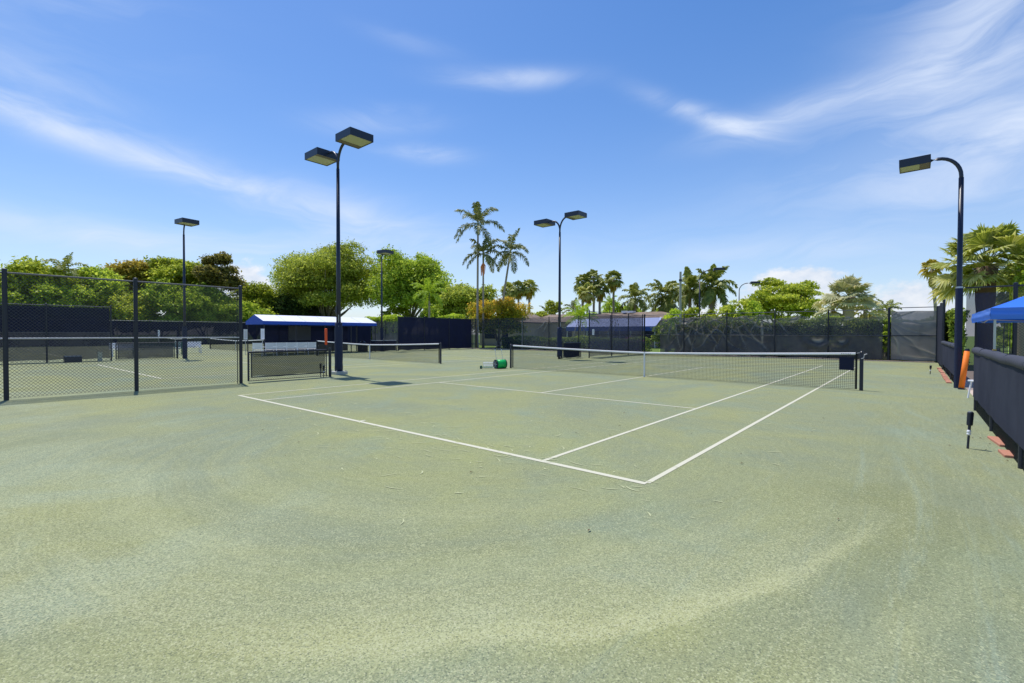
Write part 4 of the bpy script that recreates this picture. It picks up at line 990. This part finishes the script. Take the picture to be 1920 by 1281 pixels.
hedge('lime green clipped hedge top peeking over the screen right of the awning', -55.4, -48.8, 32.0, 33.6, 3.7, L_LIME, .11, 120)
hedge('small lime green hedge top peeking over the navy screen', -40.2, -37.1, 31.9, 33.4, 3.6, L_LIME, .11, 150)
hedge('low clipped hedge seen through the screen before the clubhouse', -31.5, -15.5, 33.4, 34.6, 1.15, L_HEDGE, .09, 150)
tree('rounded dark bush seen through the screen left of the hedge', 1250, 38.5, 606, 60, L_HEDGE, .98, name='shrub', n=16, per=260, leaf=.1, cat='shrub', limbn=3)
tree('flowering magenta bougainvillea seen through the pale screen', 1186, 44, 628, 42, leaf_mat('magenta bracts', (.10, .03, .08), (.30, .04, .24), (.5, .10, .42)), .98, name='shrub', n=12, per=260, leaf=.09, cat='shrub', limbn=3)
tree('bright green plants in the gap of the far fence', 1659, 28.8, 596, 24, L_LIME, .98, name='shrub', n=12, per=700, leaf=.06, cat='shrub', limbn=3)
# lawn shrubs seen under the tent
tree('low green shrub on the lawn seen beneath the tent', 1899, 40, 622, 60, L_HEDGE, .98, name='shrub', n=14, per=160, leaf=.13, cat='shrub', limbn=3)
tree('thicket of dark green shrubs right behind the tent', 1935, 48, 600, 90, L_MID, .98, name='shrub', n=22, per=150, leaf=.15, cat='shrub', limbn=3)
tree('yellow green shrub between palm trunk and fence post at the right', 1872, 46, 560, 60, L_OLIVE, .98, name='shrub', n=18, per=150, leaf=.14, cat='shrub', limbn=3)

tree('bright green bush low behind the second single floodlight pole', 742, 79, 572, 66, L_BRIGHT, .95, name='shrub', n=18, per=130, leaf=.17, cat='shrub', limbn=3)
tree('green bush filling the gap right of the round tree trunk', 826, 76, 556, 84, L_MID, .95, name='shrub', n=22, per=130, leaf=.18, cat='shrub', limbn=3)
# palms -----------------------------------------------------------------
class Fol:
    """collects leaf polygons with a tone each"""
    def __init__(s): s.v = []; s.f = []; s.t = []
    def poly(s, pts, tone):
        b = len(s.v); s.v += [tuple(p) for p in pts]; s.f.append(tuple(range(b, b+len(pts)))); s.t.append(tone)
    def build(s, name, m, parent, extra=None):
        me = bpy.data.meshes.new(name); me.from_pydata(s.v, [], s.f); me.update()
        at = me.attributes.new('tone', 'FLOAT', 'FACE'); at.data.foreach_set('value', [min(1, max(0, x)) for x in s.t])
        me.materials.append(m); o = bpy.data.objects.new(name, me); COL.objects.link(o); o.parent = parent; return o
def pinnate(fo, org, azi, elev, L, droop, rnd, nl=26, ll=.62, lw=.035, plume=.5, tone=.45):
    d = Vector((math.cos(azi)*math.cos(elev), math.sin(azi)*math.cos(elev), math.sin(elev))); p = Vector(org); n = nl; pts = [p.copy()]; dirs = [d.copy()]
    side = Vector((-math.sin(azi), math.cos(azi), 0))
    for k in range(n):
        s = k/n
        d = (d+Vector((0, 0, -1))*droop/n*(.35+1.5*s)).normalized(); p = p+d*L/n; pts.append(p.copy()); dirs.append(d.copy())
    # rachis
    for k in range(0, n-1, 2):
        a, b = pts[k], pts[min(n, k+2)]; w = .035*(1-k/n)+.008; upv = side.cross(dirs[k]).normalized()
        fo.poly((a-side*w, a+side*w, b+side*w*.8, b-side*w*.8), .75); fo.poly((a-upv*w, a+upv*w, b+upv*w*.8, b-upv*w*.8), .65)
    for k in range(3, n+1):
        s = k/n; l = ll*(math.sin(PI*min(1, s*.86+.12))**.6)*rnd.uniform(.8, 1.1)
        upv = side.cross(dirs[k]).normalized()
        if upv.z < 0: upv = -upv
        for sg in (-1, 1):
            for q in range(2 if rnd.random() < plume else 1):
                ang = rnd.uniform(-.45, .55) if plume > .3 else rnd.uniform(-.5, .1)
                o_ = (side*sg*math.cos(ang)+upv*math.sin(ang)+dirs[k]*.55).normalized()
                m_ = pts[k]+o_*l*.5; e = pts[k]+o_*l*.92+Vector((0, 0, -1))*l*rnd.uniform(.2, .5); w = lw*rnd.uniform(.8, 1.3)
                ax = dirs[k]*w
                tn = tone+rnd.gauss(0, .17)
                fo.poly((pts[k]-ax*.5, m_-ax, m_+ax, pts[k]+ax*.5), tn); fo.poly((m_-ax, e, m_+ax), tn+.05)
def pinnate_palm(label, px, d, ycrown, ybase=None, m=None, L=2.6, nf=13, name='feather_palm', r=.13, group=None, lean=(0, 0), seed=1, droop=1.5, shaft=True, dead=0, fruit=False, elo=-.5, ehi=1.35, tr_m=None, ll=.62, nl=26, lw=.035, tone=.45, extra_px=None):
    x, y, _ = spot(px, d); H = top(px, d, ycrown); rnd = random.Random(seed)
    t = thing(name, label, 'palm tree', (x, y, 0), 0, group)
    lx, ly = lean
    pts = []; rad = []
    for k in range(12):
        s = k/11; pts.append((lx*s**1.3, ly*s**1.3, -.05+(H+.0)*s)); rad.append(r*(1.25 if k == 0 else 1)*(1.05-.35*s)*(1+.03*math.sin(k*2.)))
    MB().tube(pts, rad, 10).build('trunk', tr_m or PALMBARK, t, True)
    org = Vector((lx, ly, H))
    if shaft: MB().tube([(lx, ly, H-.9), (lx, ly, H-.2), (lx, ly, H+.35)], [r*.75, r*.85, r*.35], 10).build('crownshaft', mat('green crownshaft', (.16, .20, .07), .5), t, True)
    fo = Fol()
    for k in range(nf):
        s = (k+.5)/nf; azi = k*2.399+rnd.uniform(-.3, .3)+seed; el_ = ehi+(elo-ehi)*s+rnd.uniform(-.12, .12)
        pinnate(fo, org+Vector((0, 0, .25*(1-s))), azi, el_, L*rnd.uniform(.85, 1.08)*(1. if s > .15 else .8), droop*(.55+.7*math.cos(el_)), rnd, nl=nl, ll=ll, lw=lw, tone=tone)
    fo.build('fronds', m or L_PALM, t)
    if dead:
        fo = Fol()
        for k in range(dead): pinnate(fo, org-Vector((0, 0, .2)), rnd.uniform(0, 6.3), -.9, L*.6, 1.8, rnd, nl=14, ll=.4, lw=.03, tone=.5)
        fo.build('dead_fronds', L_BROWN, t)
    if fruit:
        b = MB()
        for k in range(26):
            a = rnd.uniform(0, 6.3); q = rnd.uniform(.05, .32); b.tube([(lx+.05*math.cos(a), ly+.05*math.sin(a), H-.9), (lx+q*math.cos(a), ly+q*math.sin(a), H-1.15-rnd.uniform(0, .2)), (lx+q*math.cos(a), ly+q*math.sin(a), H-1.6-rnd.uniform(0, .7))], .03, 5)
        b.build('fruit_cluster', FRUIT, t)
    return t
GP = 'three tall feather palms behind the far screen'
pinnate_palm('tallest feather palm with dark arching fronds', 895, 51, 420, L=3.3, nf=12, m=L_PALMDK, r=.13, group=GP, seed=3, droop=1.35, elo=-.35, ehi=1.4, ll=.68, lw=.055, lean=(-.2, .3), nl=30)
pinnate_palm('middle feather palm with hanging orange fruit cluster', 906, 51.5, 478, L=2.9, nf=11, m=L_PALMDK, r=.12, group=GP, seed=8, droop=1.5, elo=-.4, ehi=1.3, fruit=True, ll=.64, lw=.055, nl=30)
pinnate_palm('leaning feather palm with pale trunk, right of the three', 934, 52, 474, L=3.2, nf=11, m=L_PALMDK, r=.14, group=GP, seed=13, droop=1.6, elo=-.4, ehi=1.35, lean=(1.0, .85), ll=.66, lw=.055, nl=30)
# royal / coconut palms on the right of centre
GR = 'feathery palms behind the far fence'
pinnate_palm('dark coconut palm above the lime bush', 1190, 66, 562, L=3.0, nf=15, m=L_PALM, group=GR, seed=21, r=.18, ll=.8, lw=.10, shaft=False, nl=22)
pinnate_palm('full green palm left of the pale grey pole', 1247, 62, 555, L=3.6, nf=20, m=L_PALM, group=GR, seed=22, r=.22, ll=.9, lw=.10, shaft=False, elo=-.9, nl=24)
pinnate_palm('royal palm with brown boots right of the pale grey pole', 1293, 56, 545, L=3.0, nf=18, m=L_PALM, group=GR, seed=23, r=.24, ll=.85, lw=.10, dead=4, elo=-.7, nl=24)
pinnate_palm('royal palm behind the taller distant floodlight', 1334, 54, 538, L=3.2, nf=20, m=L_PALM, group=GR, seed=24, r=.28, ll=.85, lw=.10, dead=5, elo=-.8, nl=24)
pinnate_palm('small spiky palm right of the far double floodlight', 1075, 76, 584, L=2.4, nf=13, m=L_PALMDK, group=GR, seed=25, r=.16, ll=.6, lw=.06, shaft=False, nl=18)
pinnate_palm('small feather palm right of the silver fan palms', 1662, 50, 584, L=1.8, nf=13, m=L_PALM, group=GR, seed=26, r=.12, ll=.5, lw=.05, shaft=False, nl=18)
pinnate_palm('palm top poking out of the left hedge', 122, 60, 508, L=2.8, nf=12, m=L_PALM, seed=27, r=.18, ll=.7, lw=.06, shaft=False, elo=0.0, nl=20)
pinnate_palm('yellow green arching palm in front of the round tree', 805, 62, 552, L=3.0, nf=16, m=L_LIME, seed=28, r=.16, ll=.7, lw=.05, elo=-.3, nl=22, tone=.15)
pinnate_palm('light green areca palm over the clubhouse roof', 1088, 50, 600, L=2.2, nf=20, m=L_LIME, seed=29, r=.1, ll=.5, lw=.04, shaft=False, elo=.2, nl=18, tone=.3, droop=1.2)
pinnate_palm('feathery lime palm at the left of the lime bushes', 1143, 73, 572, L=2.0, nf=14, m=L_LIME, seed=30, r=.1, ll=.5, lw=.04, shaft=False, elo=-.2, nl=18, tone=.25)
for (px, lab, sd) in ((1025, 'tiny palm tuft left of the far double floodlight', 31),): pinnate_palm(lab, px, 80, 588, L=1.8, nf=12, m=L_PALMDK, seed=sd, r=.12, ll=.5, lw=.06, shaft=False, nl=16)

def fan(fo, c, nrm, axis, R, seg, spread, rnd, tone, cup=.2, droop=.25, w=None):
    """one fan leaf: segments radiate from c in the plane normal to nrm around axis"""
    nrm = nrm.normalized(); axis = (axis-nrm*axis.dot(nrm)).normalized(); b = nrm.cross(axis); w = w or R*spread*1.6/seg*.62
    for k in range(seg):
        a = -spread+2*spread*k/(seg-1)+rnd.uniform(-.03, .03); d = axis*math.cos(a)+b*math.sin(a)+nrm*cup*(.5+.5*abs(a)/spread)
        d.normalize(); l = R*(1-.25*(abs(a)/spread)**2)*rnd.uniform(.88, 1.06); q = nrm.cross(d).normalized()
        m_ = c+d*l*.58; e = c+d*l+Vector((0, 0, -1))*l*droop*rnd.uniform(.4, 1.4); tn = tone+rnd.gauss(0, .14)
        h = nrm*w*.5
        fo.poly((c, m_-q*w, m_+h), tn); fo.poly((c, m_+h, m_+q*w), tn+.08)
        fo.poly((m_-q*w, e, m_+h), tn+.05); fo.poly((m_+h, e, m_+q*w), tn+.12)
def fan_palm(label, px, d, yc, R=.9, Lp=1.1, nf=30, m=None, name='fan_palm', r=.2, group=None, seed=1, seg=20, elo=-1.0, ehi=1.4, tone=.45, skirt=0, tr_m=None, lean=(0, 0), rtop=None, droop=.25, sq=1.):
    x, y, _ = spot(px, d); H = top(px, d, yc); rnd = random.Random(seed)
    t = thing(name, label, 'palm tree', (x, y, 0), 0, group); lx, ly = lean
    pts = [(lx*s**1.4, ly*s**1.4, -.05+H*s) for s in [k/9 for k in range(10)]]
    MB().tube(pts, [r*(1.15 if k == 0 else 1)*(1+(.0 if rtop is None else (rtop/r-1)*(k/9)**3))*(1+.04*math.sin(k*2.3)) for k in range(10)], 12).build('trunk', tr_m or PALMBARK, t, True)
    fo = Fol(); pet = MB(); org = Vector((lx, ly, H))
    for k in range(nf):
        s = (k+.5)/nf; azi = k*2.399+rnd.uniform(-.25, .25); el_ = ehi+(elo-ehi)*s**.85+rnd.uniform(-.12, .12)
        dv = Vector((math.cos(azi)*math.cos(el_), math.sin(azi)*math.cos(el_), math.sin(el_)*sq)); L = Lp*rnd.uniform(.8, 1.15)
        c = org+dv*L+Vector((0, 0, -.12*L*math.cos(el_)))
        pet.tube([tuple(org+dv*.05), tuple(org+dv*L*.55+Vector((0, 0, .03))), tuple(c)], [.028, .018, .012], 5)
        nv = Vector((-math.cos(azi)*math.sin(el_), -math.sin(azi)*math.sin(el_), math.cos(el_)))+Vector((rnd.gauss(0, .3), rnd.gauss(0, .3), rnd.gauss(0, .2)))
        fan(fo, c, nv, dv, R*rnd.uniform(.85, 1.12), seg, 1.75, rnd, tone+(.12 if el_ < 0 else 0)+rnd.gauss(0, .08), cup=rnd.uniform(.05, .35), droop=droop)
    fo.build('leaves', m or L_FAN, t); pet.build('leaf_stalks', mat('leaf stalk', (.30, .32, .12), .6), t, True)
    if skirt:
        fo = Fol()
        for k in range(skirt):
            azi = rnd.uniform(0, 6.3); c = org+Vector((math.cos(azi)*r*1.8, math.sin(azi)*r*1.8, -.15-rnd.uniform(0, 1.3)))
            fan(fo, c, Vector((math.cos(azi), math.sin(azi), .2)), Vector((math.cos(azi)*.25, math.sin(azi)*.25, -1)), R*rnd.uniform(.7, 1.), 9, .8, rnd, .55, 0, .2)
        fo.build('dead_skirt', L_BROWN, t)
    return t
GW = 'clustered slender fan palms'
for (px, d, yc, lab, sd) in ((972, 74, 541, 'left fan palm of the pair right of the leaning palm', 1), (992, 74, 538, 'right fan palm of the pair right of the leaning palm', 2), (955, 76, 545, 'small fan palm just behind the leaning palm trunk', 3),
    (1092, 68, 530, 'leftmost slender fan palm of the cluster above the clubhouse', 4), (1113, 68, 522, 'tallest slender fan palm of the cluster above the clubhouse', 5), (1101, 66, 548, 'shorter shaggy fan palm inside the cluster above the clubhouse', 6), (1124, 67, 540, 'rightmost fan palm of the cluster above the clubhouse', 9), (1150, 69, 524, 'lone slender fan palm right of the cluster', 7)):
    fan_palm(lab, px, d, yc, R=.95, Lp=.75, nf=26, m=L_FAN if sd in (2, 6, 3) else L_PALM, r=.16, group=GW, seed=sd+40, seg=11, skirt=14, droop=.4)
GS = 'silver fan palms behind the far fence'
fan_palm('largest silvery fan palm in the middle of the three on the right', 1590, 42, 556, R=1.3, Lp=1.0, nf=24, m=L_SILVER, r=.36, group=GS, seed=61, seg=20, rtop=.5, skirt=0, droop=.22, elo=-.55)
fan_palm('drooping silvery fan palm right of the largest one', 1622, 42.5, 580, R=1.0, Lp=.8, nf=15, m=L_SILVER, r=.16, group=GS, seed=62, seg=16, skirt=8, droop=.4, tone=.6)
fan_palm('drooping silvery fan palm left of the largest one', 1560, 43, 578, R=1.0, Lp=.8, nf=14, m=L_SILVER, r=.16, group=GS, seed=63, seg=16, skirt=8, droop=.4, tone=.6)
fan_palm('large yellow green fan palm with thick brown trunk at the right', 1846, 24.5, 498, R=1.05, Lp=1.4, nf=66, m=L_FAN, r=.34, seed=71, seg=30, rtop=.46, tr_m=PALMDARK, droop=.28, elo=-.75, ehi=1.35)
fan_palm('second fan palm cropped by the right edge of the photo', 1945, 27., 520, R=1.1, Lp=1.35, nf=52, m=L_FAN, r=.32, seed=72, seg=26, tr_m=PALMDARK, droop=.28, elo=-.9)
fan_palm('thin leaning fan palm with brown dead crown left of the large one', 1758, 46, 503, R=.7, Lp=.5, nf=16, m=L_BROWN, r=.13, seed=73, seg=10, skirt=12, lean=(-.5, -.5), droop=.5)
p = spot(1914, 22)
t = thing('leafy_tree', 'grey trunked tree on the lawn at the right edge seen under the tent', 'tree', (p[0], p[1], 0))
MB().tube([(0, 0, -.05), (.02, 0, .6), (-.05, 0, 2.), (0, .1, 3.3)], [.27, .22, .2, .18], 12).build('trunk', BARK, t, True)
foliage_mesh('crown', *clumps_fix([(0.6, .4, 3.9), (1.3, 0, 4.2), (.8, 1, 4.6)], [.8, .7, .8], 260, .12, .8), L_MID, t)
